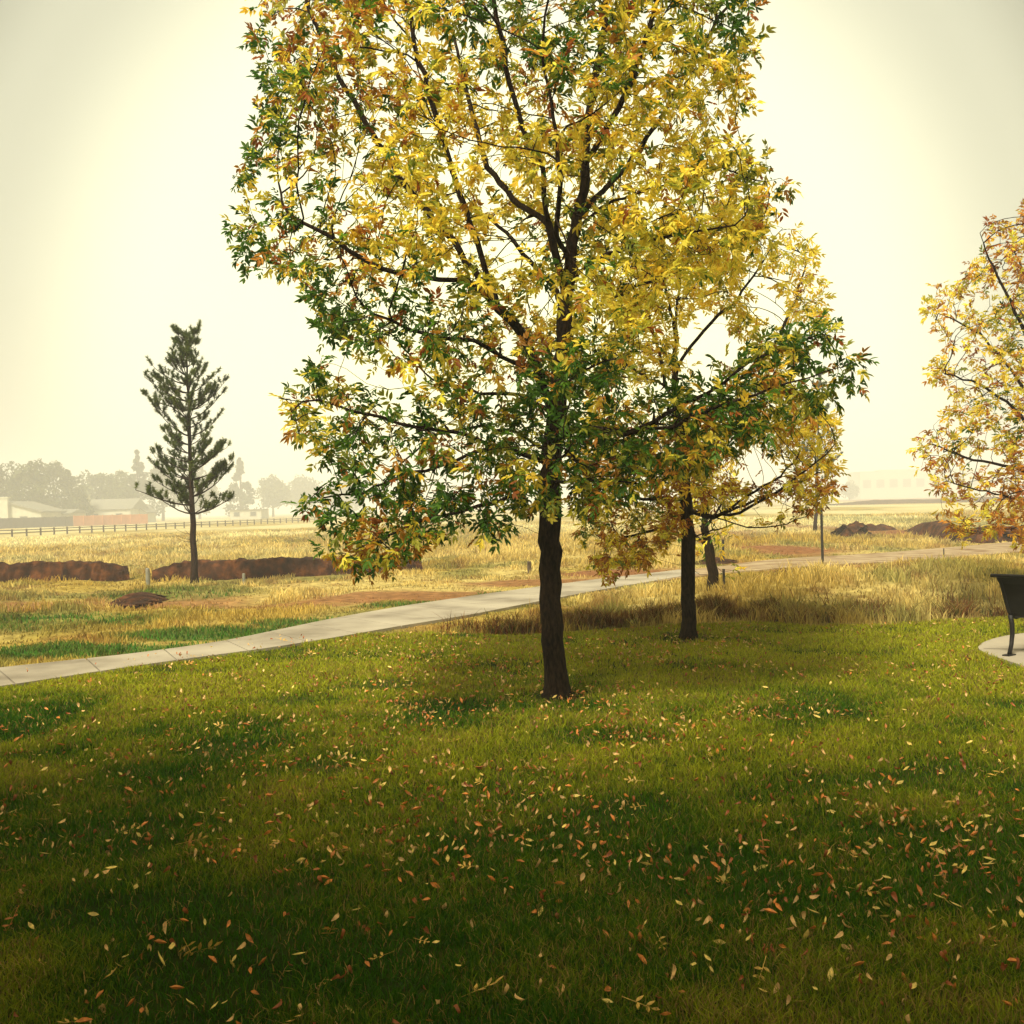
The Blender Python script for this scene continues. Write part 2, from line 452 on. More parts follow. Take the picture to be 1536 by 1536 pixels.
pm = MB(); pm.prism([Vector((x, y, 0)) for x, y in resample(pad_poly + [pad_poly[0]], 61)[:-1]], (0, 0, -0.05), (0, 0, 0.025))
tag(pm.build('concrete_pad', M['concrete']), kind='structure')
jm = MB(); j0, j1 = gp(1471, 977), gp(1700, 981)
jv = Vector((j1[0] - j0[0], j1[1] - j0[1], 0)); jn = Vector((-jv.y, jv.x, 0)).normalized() * 0.008
M['joint'] = noise_mat('dark_joint', (0.05, 0.04, 0.03), (0.09, 0.07, 0.05), 20)  # dark joint line across the pad
jm.add([Vector((j0[0] + .03, j0[1], .0285)) - jn, Vector((j1[0], j1[1], .0285)) - jn, Vector((j1[0], j1[1], .0285)) + jn, Vector((j0[0] + .03, j0[1], .0285)) + jn], [(0, 1, 2, 3)])
tag(jm.build('pavement_joint', M['joint']), kind='structure')

# ------------------------------------------------------------------ grass
def blades(name, P, h, wd, colr, material, lean=0.5, droop=0.5):
    n = len(P)
    a = rng.uniform(0, 2 * np.pi, n); sd_ = np.stack([np.cos(a), np.sin(a), np.zeros(n)], -1)
    b_ = rng.uniform(0, 2 * np.pi, n); ln = rng.uniform(0.05, lean, n)
    d = np.stack([np.cos(b_) * ln, np.sin(b_) * ln, np.ones(n)], -1)
    hh = h[:, None]; ww = (wd / 2)[:, None]
    m1 = P + d * hh * 0.55
    d2 = d.copy(); d2[:, :2] *= 1 + droop * 3; d2[:, 2] -= droop * ln
    tip = m1 + d2 * hh * 0.45
    V = np.stack([P - sd_ * ww, P + sd_ * ww, m1 + sd_ * ww * .8, m1 - sd_ * ww * .8, tip], 1).reshape(-1, 3)
    o = (np.arange(n) * 5)[:, None]
    q = (o + np.array([[0, 1, 2, 3, 3, 2, 4]])).reshape(-1)
    tot = np.tile([4, 3], n)
    cc = np.repeat(colr, 5, 0).reshape(n, 5, 3); cc[:, 4] *= 1.1
    me = mesh_np(name, V, q, tot, cc.reshape(-1, 3))
    return tag(link(name, me, material), kind='stuff')

def fan(n, d0, d1, p=1.0, half=0.62):
    """ground points, thinning with distance like 1/D**p"""
    u = rng.uniform(0, 1, n)
    q = 2 - p
    D = (d0 ** q + u * (d1 ** q - d0 ** q)) ** (1 / q) if abs(q) > 1e-6 else d0 * (d1 / d0) ** u
    x = rng.uniform(-half, half, n) * (D + 1.0)
    return x, D

# lawn
B1, B2 = gp(836, 1046), gp(1034, 958)
x, y = fan(680000, 2.2, 17, 1.5)
ex, ey = rng.uniform(-12, 12, 50000), rng.uniform(-6, 3, 50000)
x = np.concatenate([x, ex]); y = np.concatenate([y, ey])
k = inpoly(x, y, lawn_poly) & ~inpoly(x, y, pad_poly)
x, y = x[k], y[k]
n1 = fbm(x * 0.45, y * 0.45, 101); n2 = fbm(x * 1.6, y * 1.6, 111); n3 = rng.uniform(0, 1, len(x))
near_trunk = np.clip((np.minimum(np.hypot(x - B1[0], y - B1[1]), np.hypot(x - B2[0], y - B2[1])) - 0.12) / 0.35, 0.08, 1)
keep = rng.uniform(0, 1, len(x)) < near_trunk * np.clip(0.55 + (n2 - 0.35) * 3, 0.35, 1)
x, y, n1, n2, n3 = x[keep], y[keep], n1[keep], n2[keep], n3[keep]
dry = np.clip((y - 8.6) / 2.5, 0, 1) * 0.85 - 0.12 * np.clip((7.5 - y) / 3, 0, 1)  # sunlit band past the main trunk painted as yellower blades, nearer grass greener
yel_lit = np.clip(0.12 + (n1 - 0.45) * 1.7 + (n2 - 0.5) * 1.8 + dry + (n3 - 0.5) * 0.7, 0, 1)[:, None]  # dry here is the painted sunlit band, not dryness
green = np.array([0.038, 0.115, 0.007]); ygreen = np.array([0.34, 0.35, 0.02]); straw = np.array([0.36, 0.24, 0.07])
col = green * (1 - yel_lit) + ygreen * yel_lit
st = (rng.uniform(0, 1, len(x)) < 0.10 + 0.25 * np.clip((n2 - 0.55) * 4, 0, 1))[:, None]
col = np.where(st, straw * rng.uniform(0.5, 1.1, (len(x), 1)), col) * rng.uniform(0.65, 1.3, (len(x), 1))
D = np.hypot(x, y)
hh = (0.024 + 0.024 * n2 + 0.010 * n3) * np.where(fbm(x * 3, y * 3, 120) > 0.62, 1.35, 1)
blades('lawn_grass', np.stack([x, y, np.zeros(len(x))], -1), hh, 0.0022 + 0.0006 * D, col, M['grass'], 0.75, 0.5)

# meadow
x, y = fan(420000, 10, 95, 1.75, 0.66)
k = ~inpoly(x, y, lawn_poly) & ~inpoly(x, y, path_poly) & ~inpoly(x, y, trk_poly)
x, y = x[k], y[k]
soil = field(SOIL, x, y); grn = field(GREEN, x, y, 0.4, 60)
k = rng.uniform(0, 1, len(x)) > soil * 0.93
x, y, soil, grn = x[k], y[k], soil[k], grn[k]
cl = fbm(x * 1.4, y * 1.4, 201, 3)
k = rng.uniform(0, 1, len(x)) < np.clip(0.35 + (cl - 0.35) * 3, 0.15, 1)
x, y, soil, grn, cl = x[k], y[k], soil[k], grn[k], cl[k]
dp = dist_path(x, y); D = np.hypot(x, y)
hh = (0.04 + np.clip(cl - 0.38, 0, 1) * 0.62) * np.clip(0.25 + dp / 2.2, 0, 1) * rng.uniform(0.5, 1.2, len(x)) * (1 - 0.75 * soil)
hh = np.where(grn > 0.4, np.minimum(hh, 0.10) + 0.02, hh)
hh *= np.where((x < 0) & (dp < 5) & (y < 24), 0.6, 1) * np.where((x < 0) & (y > 22.5) & (y < 29), 0.55, 1)
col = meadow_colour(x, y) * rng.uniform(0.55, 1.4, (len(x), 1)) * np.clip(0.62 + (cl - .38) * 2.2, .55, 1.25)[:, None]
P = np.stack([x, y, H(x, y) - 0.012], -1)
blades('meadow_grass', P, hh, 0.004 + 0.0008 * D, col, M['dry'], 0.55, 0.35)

# russet weeds along the lawn's edge
pts = []
E = np.array(W(LAWN_EDGE))
seg = resample(E, 400)
wt = []
for (x0, y0) in seg:
    q = proj(np.array([[x0, y0, 0]]))[0]
    wt.append(0.02 if q[0] < 640 else 1.0 if 735 < q[0] < 1010 else 0.9 if 1040 < q[0] < 1180 else 0.35 if 1180 <= q[0] < 1600 else 0.12)
wt = np.array(wt) * (0.3 + fbm(seg[:, 0] * 2, seg[:, 1] * 2, 7)); wt /= wt.sum()
ch = rng.choice(len(seg), 26000, p=wt)
x = seg[ch, 0] + rng.normal(0, 0.12, len(ch)); y = seg[ch, 1] + 0.25 + rng.gamma(1.6, 0.33, len(ch))
q = fbm(x * 2.6, y * 2.6, 301, 3)
k = (rng.uniform(0, 1, len(x)) < np.clip((q - 0.38) * 5, 0, 1)) & (dist_path(x, y) > 0.5)
x, y, q = x[k], y[k], q[k]
rc = np.array([0.15, 0.06, 0.022]); tc_ = np.array([0.36, 0.24, 0.08]); oc = np.array([0.09, 0.095, 0.02])
u = rng.uniform(0, 1, (len(x), 1)); col = np.where(u < 0.5, rc, np.where(u < 0.8, tc_, oc)) * rng.uniform(0.6, 1.3, (len(x), 1))
blades('edge_weeds', np.stack([x, y, H(x, y) - 0.012], -1), (0.10 + 0.35 * np.clip(q - 0.4, 0, 1)) * rng.uniform(0.6, 1.4, len(x)) , np.full(len(x), 0.013), col, M['dry'], 0.6, 0.4)

# lush green verge by the path
x, y = fan(60000, 9, 26, 1.3, 0.66)
k = (field(GREEN, x, y, 0.4, 60) > 0.45) & ~inpoly(x, y, path_poly) & ~inpoly(x, y, trk_poly) & ~inpoly(x, y, lawn_poly)
x, y = x[k], y[k]
q = fbm(x * 1.8, y * 1.8, 401, 3)
col = np.array([0.05, 0.15, 0.022]) * rng.uniform(0.6, 1.6, (len(x), 1)) + np.array([0.12, 0.10, 0.0]) * np.clip(q - 0.45, 0, 1)[:, None]
blades('verge_grass', np.stack([x, y, H(x, y) - 0.012], -1), 0.05 + 0.14 * np.clip(q - 0.35, 0, 1), np.full(len(x), 0.014), col, M['grass'], 0.6, 0.4)

# ------------------------------------------------------------------ fallen leaves
def leaflet_shape(L_, w_, fold, curl, n=4):
    """a lance-shaped leaflet with folded midrib and curled length; returns verts, faces"""
    V = []; Fc = []
    prof = [0.08, 0.8, 1.0, 0.55, 0.02]
    for i in range(5):
        s = i / 4; a = curl * s
        yy = L_ * (math.sin(a) / curl if abs(curl) > 1e-3 else s); zz = L_ * ((1 - math.cos(a)) / curl if abs(curl) > 1e-3 else 0)
        h_ = prof[i] * w_ / 2
        V += [(-h_, yy, zz + h_ * fold), (0, yy, zz), (h_, yy, zz + h_ * fold)]
    for i in range(4):
        for k_ in range(2):
            o = i * 3 + k_; Fc.append((o, o + 1, o + 4, o + 3))
    return V, Fc

def leaf_colour_mesh(b_, colr, name):
    V = np.array(b_.v); Fa = np.array(b_.f)
    return mesh_np(name, V, Fa, col=np.tile(colr, (len(V), 1)))

KINDS = [('pale yellow', 'flat leaflet', (0.92, 0.66, 0.17), 0.5, 0.8, 1), ('tan', 'curled dry leaflet', (0.85, 0.52, 0.20), 1.1, 2.3, 1),
         ('orange', 'folded leaflet', (0.78, 0.27, 0.05), 1.4, 1.1, 1), ('russet brown', 'rolled leaflet', (0.42, 0.12, 0.03), 1.6, 2.6, 1),
         ('golden', 'compound leaf', (0.70, 0.42, 0.08), 0.5, 0.5, 5), ('orange brown', 'shrivelled compound leaf', (0.6, 0.2, 0.04), 0.9, 1.2, 5)]
protos = []
for cname, shp, colr, fold, curl, nl in KINDS:
    b_ = MB()
    if nl == 1:
        V, Fc = leaflet_shape(0.058, 0.021, fold, curl); b_.add([(a_, c_ - 0.04, z_) for a_, c_, z_ in V], Fc)
    else:
        for i, (ang, off) in enumerate(((-62, 0.02), (58, 0.03), (-48, 0.065), (50, 0.07), (3, 0.09))):
            V, Fc = leaflet_shape(0.042, 0.016, fold, curl * (0.7 + 0.15 * i)); ca, sa = math.cos(R(ang)), math.sin(R(ang))
            b_.add([(a_ * ca + c_ * sa, -a_ * sa + c_ * ca + off - 0.08, z_ + 0.002) for a_, c_, z_ in V], Fc)
        b_.add([(-0.0015, -0.12, 0.002), (0.0015, -0.12, 0.002), (0.0015, 0.02, 0.003), (-0.0015, 0.02, 0.003)], [(0, 1, 2, 3)])
    me = leaf_colour_mesh(b_, colr, 'fallen_leaf'); me.materials.append(M['fallen']); protos.append(me)

def litter_density(px, py, x, y):
    v = fbm(x * 1.1, y * 1.1, 501, 3)
    d = np.clip((v - 0.30) * 2.6, 0.12, 1)
    d = d * 1.25 * np.clip((y - 2.4) / 2.6, 0.5, 1) * np.clip(1.25 - np.abs(x - 0.3) / np.maximum(2.2 + 0.12 * y, .1) * 0.75, 0.12, 1)
    c_ = gp(700, 1065); d = d + 1.1 * np.exp(-((x - c_[0]) / 0.9) ** 2 - ((y - c_[1]) / 0.5) ** 2)
    return d
x, y = fan(15000, 3.2, 14.0, 0.85, 0.52)
k = (inpoly(x, y, lawn_poly) & ~inpoly(x, y, pad_poly)) | (inpoly(x, y, path_poly) & (rng.uniform(0, 1, len(x)) < .6))
x, y = x[k], y[k]
k = rng.uniform(0, 1.2, len(x)) < litter_density(0, 0, x, y)
x, y = x[k], y[k]
o_ = np.argsort(y); x, y = x[o_], y[o_]
near = 300
kp = [0.22, 0.29, 0.22, 0.19, 0.04, 0.04]
where = lambda X_, Y_: ('in the near foreground' if Y_ < 4.3 else 'in the middle of the lawn' if Y_ < 5.4 else 'before the main tree')
for i in range(near):
    kk = int(rng.choice(6, p=kp))
    o = bpy.data.objects.new('fallen_leaf', protos[kk]); C.objects.link(o)
    o.location = (x[i], y[i], rng.uniform(0.016, 0.042)); s = rng.uniform(0.45, 1.05) * (1.15 if rng.uniform() < .1 else .95); o.scale = (s, s, s)
    o.rotation_euler = (rng.normal(0, 0.5), rng.normal(0, 0.5), rng.uniform(0, 6.28))
    cn_, sh_ = KINDS[kk][0], KINDS[kk][1]
    u_ = proj(np.array([[x[i], y[i], 0.03]]))[0][0]
    side = 'left' if u_ < 512 else 'right' if u_ > 1024 else 'centre'
    tag(o, f'{cn_} {sh_} lying on the grass {where(x[i], y[i])}, {side} part', 'fallen leaf', 'fallen leaves on the lawn')
Vs = []; Fs = []; Cs = []; o0 = 0
for i in range(near, len(x)):
    kk = int(rng.choice(6, p=kp)); me = protos[kk]
    V = np.array([v.co for v in me.vertices]) if i < 0 else None
    if not hasattr(me, '_c'): pass
    Vs.append((kk, x[i], y[i]))
pv = []
for me in protos:
    a_ = np.empty(len(me.vertices) * 3); me.vertices.foreach_get('co', a_)
    l_ = np.empty(len(me.loops), int); me.loops.foreach_get('vertex_index', l_)
    pv.append((a_.reshape(-1, 3), l_.reshape(-1, 4)))
AV = []; AF = []; AC = []; o0 = 0
for kk, xx, yy in Vs:
    V, Fq = pv[kk]; s = rng.uniform(0.45, 1.05); a_ = rng.uniform(0, 6.28); ty = rng.normal(0, .5); tx = rng.normal(0, .5)
    Rz = np.array([[math.cos(a_), -math.sin(a_), 0], [math.sin(a_), math.cos(a_), 0], [0, 0, 1]])
    Rx = np.array([[1, 0, 0], [0, math.cos(tx), -math.sin(tx)], [0, math.sin(tx), math.cos(tx)]])
    Ry = np.array([[math.cos(ty), 0, math.sin(ty)], [0, 1, 0], [-math.sin(ty), 0, math.cos(ty)]])
    AV.append((V * s) @ (Rz @ Ry @ Rx).T + np.array([xx, yy, 0.042 if inpoly(np.array([xx]), np.array([yy]), path_poly)[0] else rng.uniform(0.010, 0.036)])); AF.append(Fq + o0); o0 += len(V)
    AC.append(np.tile(np.array(KINDS[kk][2]) * rng.uniform(0.7, 1.2), (len(V), 1)))
me = mesh_np('leaf_litter', np.concatenate(AV), np.concatenate(AF), col=np.concatenate(AC))
tag(link('leaf_litter', me, M['fallen']), kind='stuff')

# ------------------------------------------------------------------ broadleaf trees: space colonisation round a traced skeleton
def sample_poly(poly, n, depth, half, cx, hwid, holes=(), clump=0.40):
    P = np.array(poly); x0, y0 = P.min(0); x1, y1 = P.max(0)
    res = []
    while len(res) < n:
        px = rng.uniform(x0, x1, 4000); py = rng.uniform(y0, y1, 4000)
        k = inpoly(px, py, poly)
        for (hx, hy, rx, ry) in holes:
            k &= ((px - hx) / rx) ** 2 + ((py - hy) / ry) ** 2 > 1
        px, py = px[k], py[k]
        u = np.clip(np.abs(px - cx) / hwid, 0, 0.98)
        dz = rng.uniform(-1, 1, len(px)) * half * np.sqrt(1 - u ** 2)
        cs = F / depth * 0.55
        cl = (fbm(px / cs + dz * 1.3, py / cs - dz * .9, 900, 2) + fbm(px / cs + 31, dz / .55 + 7, 910, 2)) / 2
        k = rng.uniform(0, 1, len(px)) < np.clip((cl - clump) * 7, 0.02, 1)
        px, py, dz = px[k], py[k], dz[k]
        res += [ap(a_, b_, depth + c_) for a_, b_, c_ in zip(px, py, dz)]
    return np.array(res[:n])

def grow(skel, attr, step=0.11, infl=1.2, kill=0.16, iters=90):
    """skel: list of polylines of 3-D points, the first the trunk; others start on the nearest node"""
    nodes = []; parent = []
    def add_line(P, start):
        prev = start
        P = [np.array(p) for p in P]
        if start is not None: P = [nodes[start]] + P
        for a_, b_ in zip(P[:-1], P[1:]):
            m_ = max(1, int(np.linalg.norm(b_ - a_) / step))
            for i in range(1, m_ + 1):
                if prev is None:
                    nodes.append(a_); parent.append(-1); prev = 0
                q = a_ + (b_ - a_) * i / m_ + rng.normal(0, 0.008, 3)
                nodes.append(q); parent.append(prev); prev = len(nodes) - 1
    add_line(skel[0], None)
    for Lp in skel[1:]:
        NN = np.array(nodes); j = int(np.argmin(np.linalg.norm(NN - np.array(Lp[0]), axis=1)))
        add_line(Lp[1:], j)
    base = len(nodes)
    A = attr.copy()
    for it in range(iters):
        kd = kdtree.KDTree(len(nodes))
        for i, p in enumerate(nodes): kd.insert(p, i)
        kd.balance()
        near = {}; alive = []
        for k_, a_ in enumerate(A):
            co_, j, d_ = kd.find(a_)
            if d_ < kill: continue
            alive.append(k_)
            if d_ < infl or it < 3: near.setdefault(j, []).append(a_ - np.array(co_))
        A = A[alive]
        if not len(A) or not near: break
        n0 = len(nodes)
        for j, vs in near.items():
            v = sum(u / np.linalg.norm(u) for u in vs); nv = np.linalg.norm(v)
            if nv < 1e-3: continue
            v = v / nv + np.array([0, 0, 0.08]) + rng.normal(0, 0.12, 3)
            if parent[j] >= 0:
                pd = nodes[j] - nodes[parent[j]]; v = v + 0.45 * pd / (np.linalg.norm(pd) + 1e-9)
            v /= np.linalg.norm(v)
            q = nodes[j] + v * step
            if kd.find(q)[2] < step * 0.55: continue
            nodes.append(q); parent.append(j)
        if len(nodes) == n0: break
    return np.array(nodes), np.array(parent), base

def branch_mesh(nodes, parent, tip=0.0028, expo=2.25, base_r=None, flare=1.0, trunk_n=0):
    n = len(nodes); kids = [[] for _ in range(n)]
    for i, p in enumerate(parent):
        if p >= 0: kids[p].append(i)
    r = np.zeros(n)
    for i in range(n - 1, -1, -1):
        r[i] = tip if not kids[i] else max(sum(r[k_] ** expo for k_ in kids[i]) ** (1 / expo), tip)
    if base_r:
        # bend the pipe model so that the base has the measured radius, the tips stay thin
        g = math.log(base_r / tip) / math.log(r[0] / tip)
        r = tip * (r / tip) ** g
    V = []; Fc = []
    def tubep(ch, sides):
        P = nodes[ch]; rr = r[ch].copy()
        if len(ch) > 2:
            rr[0] = min(rr[0], rr[1] * 1.15)
        T = np.gradient(P, axis=0) if len(P) > 1 else None
        T /= np.linalg.norm(T, axis=1)[:, None] + 1e-9
        up = np.array([1.0, 0.3, 0]); o = len(V)
        for i in range(len(P)):
            up = up - T[i] * (up @ T[i]); up /= np.linalg.norm(up) + 1e-9; v = np.cross(T[i], up)
            for k_ in range(sides):
                a_ = 2 * np.pi * k_ / sides
                rad = rr[i]
                if rad > 0.05: rad *= 1 + 0.03 * math.sin(3 * a_ + i * .3) + 0.05 * (hash((i, k_)) % 7 / 7 - .5)
                if ch[0] == 0: rad *= 1 + flare * 0.4 * math.exp(-i * 1.1) * (1 + .45 * math.sin(5 * a_ + 1))
                V.append(P[i] + (up * math.cos(a_) + v * math.sin(a_)) * rad)
        for i in range(len(P) - 1):
            for k_ in range(sides):
                Fc.append((o + i * sides + k_, o + i * sides + (k_ + 1) % sides, o + (i + 1) * sides + (k_ + 1) % sides, o + (i + 1) * sides + k_))
    stack = [(0, None)]
    while stack:
        s, p = stack.pop(); ch = [p, s] if p is not None else [s]
        cur = s
        while kids[cur]:
            ks = sorted(kids[cur], key=lambda k_: -r[k_])
            for k_ in ks[1:]: stack.append((k_, cur))
            cur = ks[0]; ch.append(cur)
        if len(ch) > 1:
            m_ = r[ch[1]]
            tubep(np.array(ch), 12 if m_ > 0.05 else 7 if m_ > 0.018 else 4 if m_ > 0.006 else 3)
    depth = np.zeros(n, int)      # distance to the farthest tip
    for i in range(n - 1, 0, -1): depth[parent[i]] = max(depth[parent[i]], depth[i] + 1)
    return np.array(V), np.array(Fc), r, depth

def leaves(nodes, parent, sel, per, palette, L0=0.095, W0=0.026, pairs=3, thin=None, spread=1.0):
    """compound leaves at the chosen nodes; palette(P) gives a colour per leaf"""
    idx = np.repeat(sel, per)
    P = nodes[idx]; pd = P - nodes[parent[idx]]; pd /= np.linalg.norm(pd, axis=1)[:, None] + 1e-9
    if thin is not None:
        k_ = thin(P); P, pd = P[k_], pd[k_]
    n = len(P)
    P = P + rng.normal(0, 0.02, (n, 3))
    d = pd * 0.6 + rng.normal(0, 0.75, (n, 3)) * spread + np.array([0, 0, -0.10]); d /= np.linalg.norm(d, axis=1)[:, None]
    s0 = np.cross(d, np.array([0, 0, 1.0]) + rng.normal(0, 0.45, (n, 3))); s0 /= np.linalg.norm(s0, axis=1)[:, None] + 1e-9
    nn = np.cross(s0, d)
    col = palette(P)
    size = rng.uniform(0.7, 1.2, n)
    VV = []; CC = []
    rach = L0 * 1.5
    items = [(0.0, +1)]
    lf = []
    for j in range(pairs):
        t_ = 0.35 + 0.6 * j / max(pairs - 1, 1)
        lf += [(t_, +1), (t_, -1)]
    lf.append((1.0, 0))
    for (t_, sg) in lf:
        ok = rng.uniform(0, 1, n) < 0.88
        m_ = ok.sum()
        Pp, dd, ss, n_, sz = P[ok], d[ok], s0[ok], nn[ok], size[ok][:, None]
        bend = n_ * (-0.35 * t_)
        b_ = Pp + (dd * t_ + bend * 0.3) * rach * sz
        ang = (0.85 - 0.25 * t_) * sg + rng.normal(0, 0.15, m_)
        ld = dd * np.cos(ang)[:, None] + ss * np.sin(ang)[:, None] + bend * 0.6 + rng.normal(0, 0.18, (m_, 3))
        ld /= np.linalg.norm(ld, axis=1)[:, None]
        sw = np.cross(ld, n_ + rng.normal(0, 0.3, (m_, 3))); sw /= np.linalg.norm(sw, axis=1)[:, None] + 1e-9
        up = np.cross(sw, ld)
        Ln = L0 * sz * rng.uniform(0.75, 1.15, (m_, 1)); Wn = W0 * sz * rng.uniform(0.8, 1.2, (m_, 1)) / 2
        tip = b_ + ld * Ln - up * Ln * rng.uniform(-0.05, 0.3, (m_, 1))
        m1 = b_ + ld * Ln * 0.35; m2 = b_ + ld * Ln * 0.68 - up * Ln * 0.05
        f1 = up * Wn * 0.5
        VV.append(np.stack([b_, m1 + sw * Wn + f1, m2 + sw * Wn * .75 + f1, tip, m2 - sw * Wn * .75 + f1, m1 - sw * Wn + f1], 1).reshape(-1, 3))
        cc = col[ok] * rng.uniform(0.8, 1.2, (m_, 1))
        CC.append(np.repeat(cc, 6, 0))
    V = np.concatenate(VV); Cc = np.concatenate(CC)
    n = len(V) // 6
    o = (np.arange(n) * 6)[:, None]
    Fq = np.concatenate([o + np.array([[0, 1, 2, 3]]), o + np.array([[0, 3, 4, 5]])], 1).reshape(-1, 4)
    return V, Fq, Cc

COL = {'G': [(0.035, 0.10, 0.010), (0.06, 0.15, 0.014), (0.10, 0.21, 0.018)],
       'L': [(0.30, 0.32, 0.035), (0.22, 0.26, 0.03), (0.42, 0.40, 0.05)],
       'Y': [(0.92, 0.73, 0.08), (0.90, 0.76, 0.10), (0.90, 0.63, 0.06), (0.78, 0.71, 0.08)],
       'O': [(0.50, 0.23, 0.03), (0.42, 0.20, 0.03), (0.62, 0.28, 0.04), (0.38, 0.12, 0.025)]}
MIX = {'G': dict(G=.78, L=.14, Y=.03, O=.05), 'Y': dict(Y=.76, L=.16, O=.06, G=.02), 'O': dict(O=.36, Y=.34, G=.18, L=.12), 'L': dict(L=.5, Y=.25, G=.18, O=.07)}

def make_palette(seeds, mix=MIX, jit=28):
    S = np.array([(s[0], s[1]) for s in seeds], float); T = [s[2] for s in seeds]
    def f(P):
        q = proj(P) + rng.normal(0, jit, (len(P), 2)) * np.array([1, .8])
        j = np.argmin(((q[:, None, :] - S[None]) ** 2).sum(-1), 1)
        res = np.empty((len(P), 3))
        for i in range(len(P)):
            m_ = mix[T[j[i]]]; u = rng.uniform(); a_ = 0
            for k_, p_ in m_.items():
                a_ += p_
                if u <= a_: break
            cl_ = COL[k_]; res[i] = cl_[rng.integers(len(cl_))]
        return res * rng.uniform(0.85, 1.15, (len(P), 1))
    return f

def tree(name, base, skel, attr, palette, label, group=None, base_r=0.1, tip=0.0028, per=2, L0=0.095, W0=0.026, dep=4, pairs=3, kill=0.16, step=0.11, thin=None, bark='bark'):
    nodes, parent, nb = grow(skel, attr, step=step, kill=kill)
    V, Fc, r, depth = branch_mesh(nodes, parent, tip=tip, base_r=base_r)
    b3 = np.array(base)
    root = thing(name, base, label, 'tree', group)
    tr_ = link('trunk', mesh_np('trunk', V - b3, Fc, smooth=True), M[bark], root)
    sel = np.where((depth < dep) & (np.arange(len(nodes)) > 5))[0]
    LV, LF, LC = leaves(nodes, parent, sel, per, palette, L0, W0, pairs, thin)
    cr = link('crown', mesh_np('crown', LV - b3, LF, col=LC), M['leaf'], root)
    print(name, len(nodes), 'nodes', len(sel), 'leaf sites', len(LF) // 2, 'leaflets')
    return root

def gaps(els, keep=0.12):
    def f(P):
        q = proj(P); k_ = np.ones(len(P), bool)
        for cx, cy, rx, ry in els:
            k_ &= (((q[:, 0] - cx) / rx) ** 2 + ((q[:, 1] - cy) / ry) ** 2 > 1) | (rng.uniform(0, 1, len(P)) < keep)
        return k_
    return f

GROUP_ASH = 'autumn trees along the lawn'
# ---- main tree, 9.2 m away
D1 = 9.2
def pl(pts, D_):
    return [ap(p[0], p[1], D_ + (p[2] if len(p) > 2 else 0)) for p in pts]
b1 = gp(836, 1046); D1 = b1[1]
trunk1 = [(836, 1050), (831, 980), (826, 900), (823, 830), (823, 770), (828, 700), (831, 640), (838, 580), (845, 520), (849, 450), (856, 400), (862, 345, .1), (878, 270, .15), (880, 180, .2), (900, 80, .2), (915, -40, .2), (910, -180, .1), (900, -300, 0)]
sk1 = [pl(trunk1, D1)] + [pl(p, D1) for p in [
    [(831, 630), (818, 590, -.05), (805, 548, -.1), (785, 500, -.1), (748, 462, -.15), (722, 385, -.2), (695, 310, -.3), (672, 235, -.3), (645, 150, -.3), (620, 60, -.2), (600, -80, -.1)],
    [(748, 462, -.15), (712, 405, .0), (680, 360, .1), (640, 320, .2), (590, 250, .3), (540, 170, .4), (490, 80, .4), (450, -20, .4)],
    [(740, 455, -.15), (700, 420, -.3), (640, 416, -.5), (570, 402, -.6), (500, 360, -.7), (430, 320, -.7)],
    [(806, 550, -.1), (783, 551, -.2), (750, 533, -.4), (712, 512, -.6), (640, 500, -.8), (560, 470, -.9)],
    [(849, 450), (838, 400), (820, 335, -.1), (813, 250, -.2), (785, 195, -.3), (760, 100, -.4), (740, 0, -.4), (720, -150, -.3)],
    [(815, 330, -.1), (770, 300, .3), (730, 250, .6), (710, 180, .9), (690, 90, 1.0)],
    [(860, 345, .1), (900, 310, .0), (940, 294, -.2), (1010, 275, -.3), (1080, 250, -.4), (1150, 275, -.5)],
    [(866, 320, .1), (930, 260, .4), (990, 180, .6), (1040, 90, .7), (1090, 10, .8)],
    [(878, 240, .15), (930, 160, -.3), (965, 70, -.6), (1000, -40, -.7), (1020, -140, -.6)],
    [(852, 430), (900, 385, -.4), (950, 370, -.8), (1020, 350, -1.0), (1100, 340, -1.1)],
    [(846, 500), (900, 455, .5), (960, 430, .8), (1030, 400, 1.0)],
    [(848, 470), (830, 430, .5), (800, 400, 1.0), (760, 350, 1.4), (700, 300, 1.7)],
    [(850, 440), (850, 390, -.6), (830, 340, -1.1), (840, 270, -1.4), (830, 180, -1.5)],
    [(838, 575), (870, 560, -.3), (910, 540, -.5), (950, 530, -.6)],
    [(832, 620), (780, 590, .4), (720, 590, .8), (650, 570, 1.0)],
    [(826, 700), (790, 684, -.1), (745, 670, -.2), (705, 680, -.3), (660, 700, -.4), (600, 715, -.5), (540, 740, -.6), (490, 745, -.7)],
    [(745, 670, -.2), (690, 650, -.5), (620, 640, -.8), (550, 620, -.9), (480, 600, -1.0), (430, 600, -1.0)],
    [(824, 730), (780, 740, -.3), (720, 760, -.5), (640, 780, -.6), (570, 810, -.6), (520, 830, -.6)],
    [(825, 740), (830, 700, -.5), (850, 680, -.9), (880, 700, -1.1)],
    [(828, 690), (780, 650, .3), (720, 640, .8), (650, 650, 1.0)],
    [(830, 660), (870, 640, -.3), (940, 650, -.7), (1010, 640, -.9), (1080, 610, -1.1), (1160, 580, -1.2), (1240, 555, -1.3), (1288, 540, -1.3)],
    [(940, 650, -.7), (1000, 620, -.6), (1060, 590, -.7), (1130, 540, -.8), (1210, 510, -.9), (1250, 488, -.9)],
    [(826, 720), (880, 720, -.5), (930, 720, -.7), (980, 730, -.8)]]]
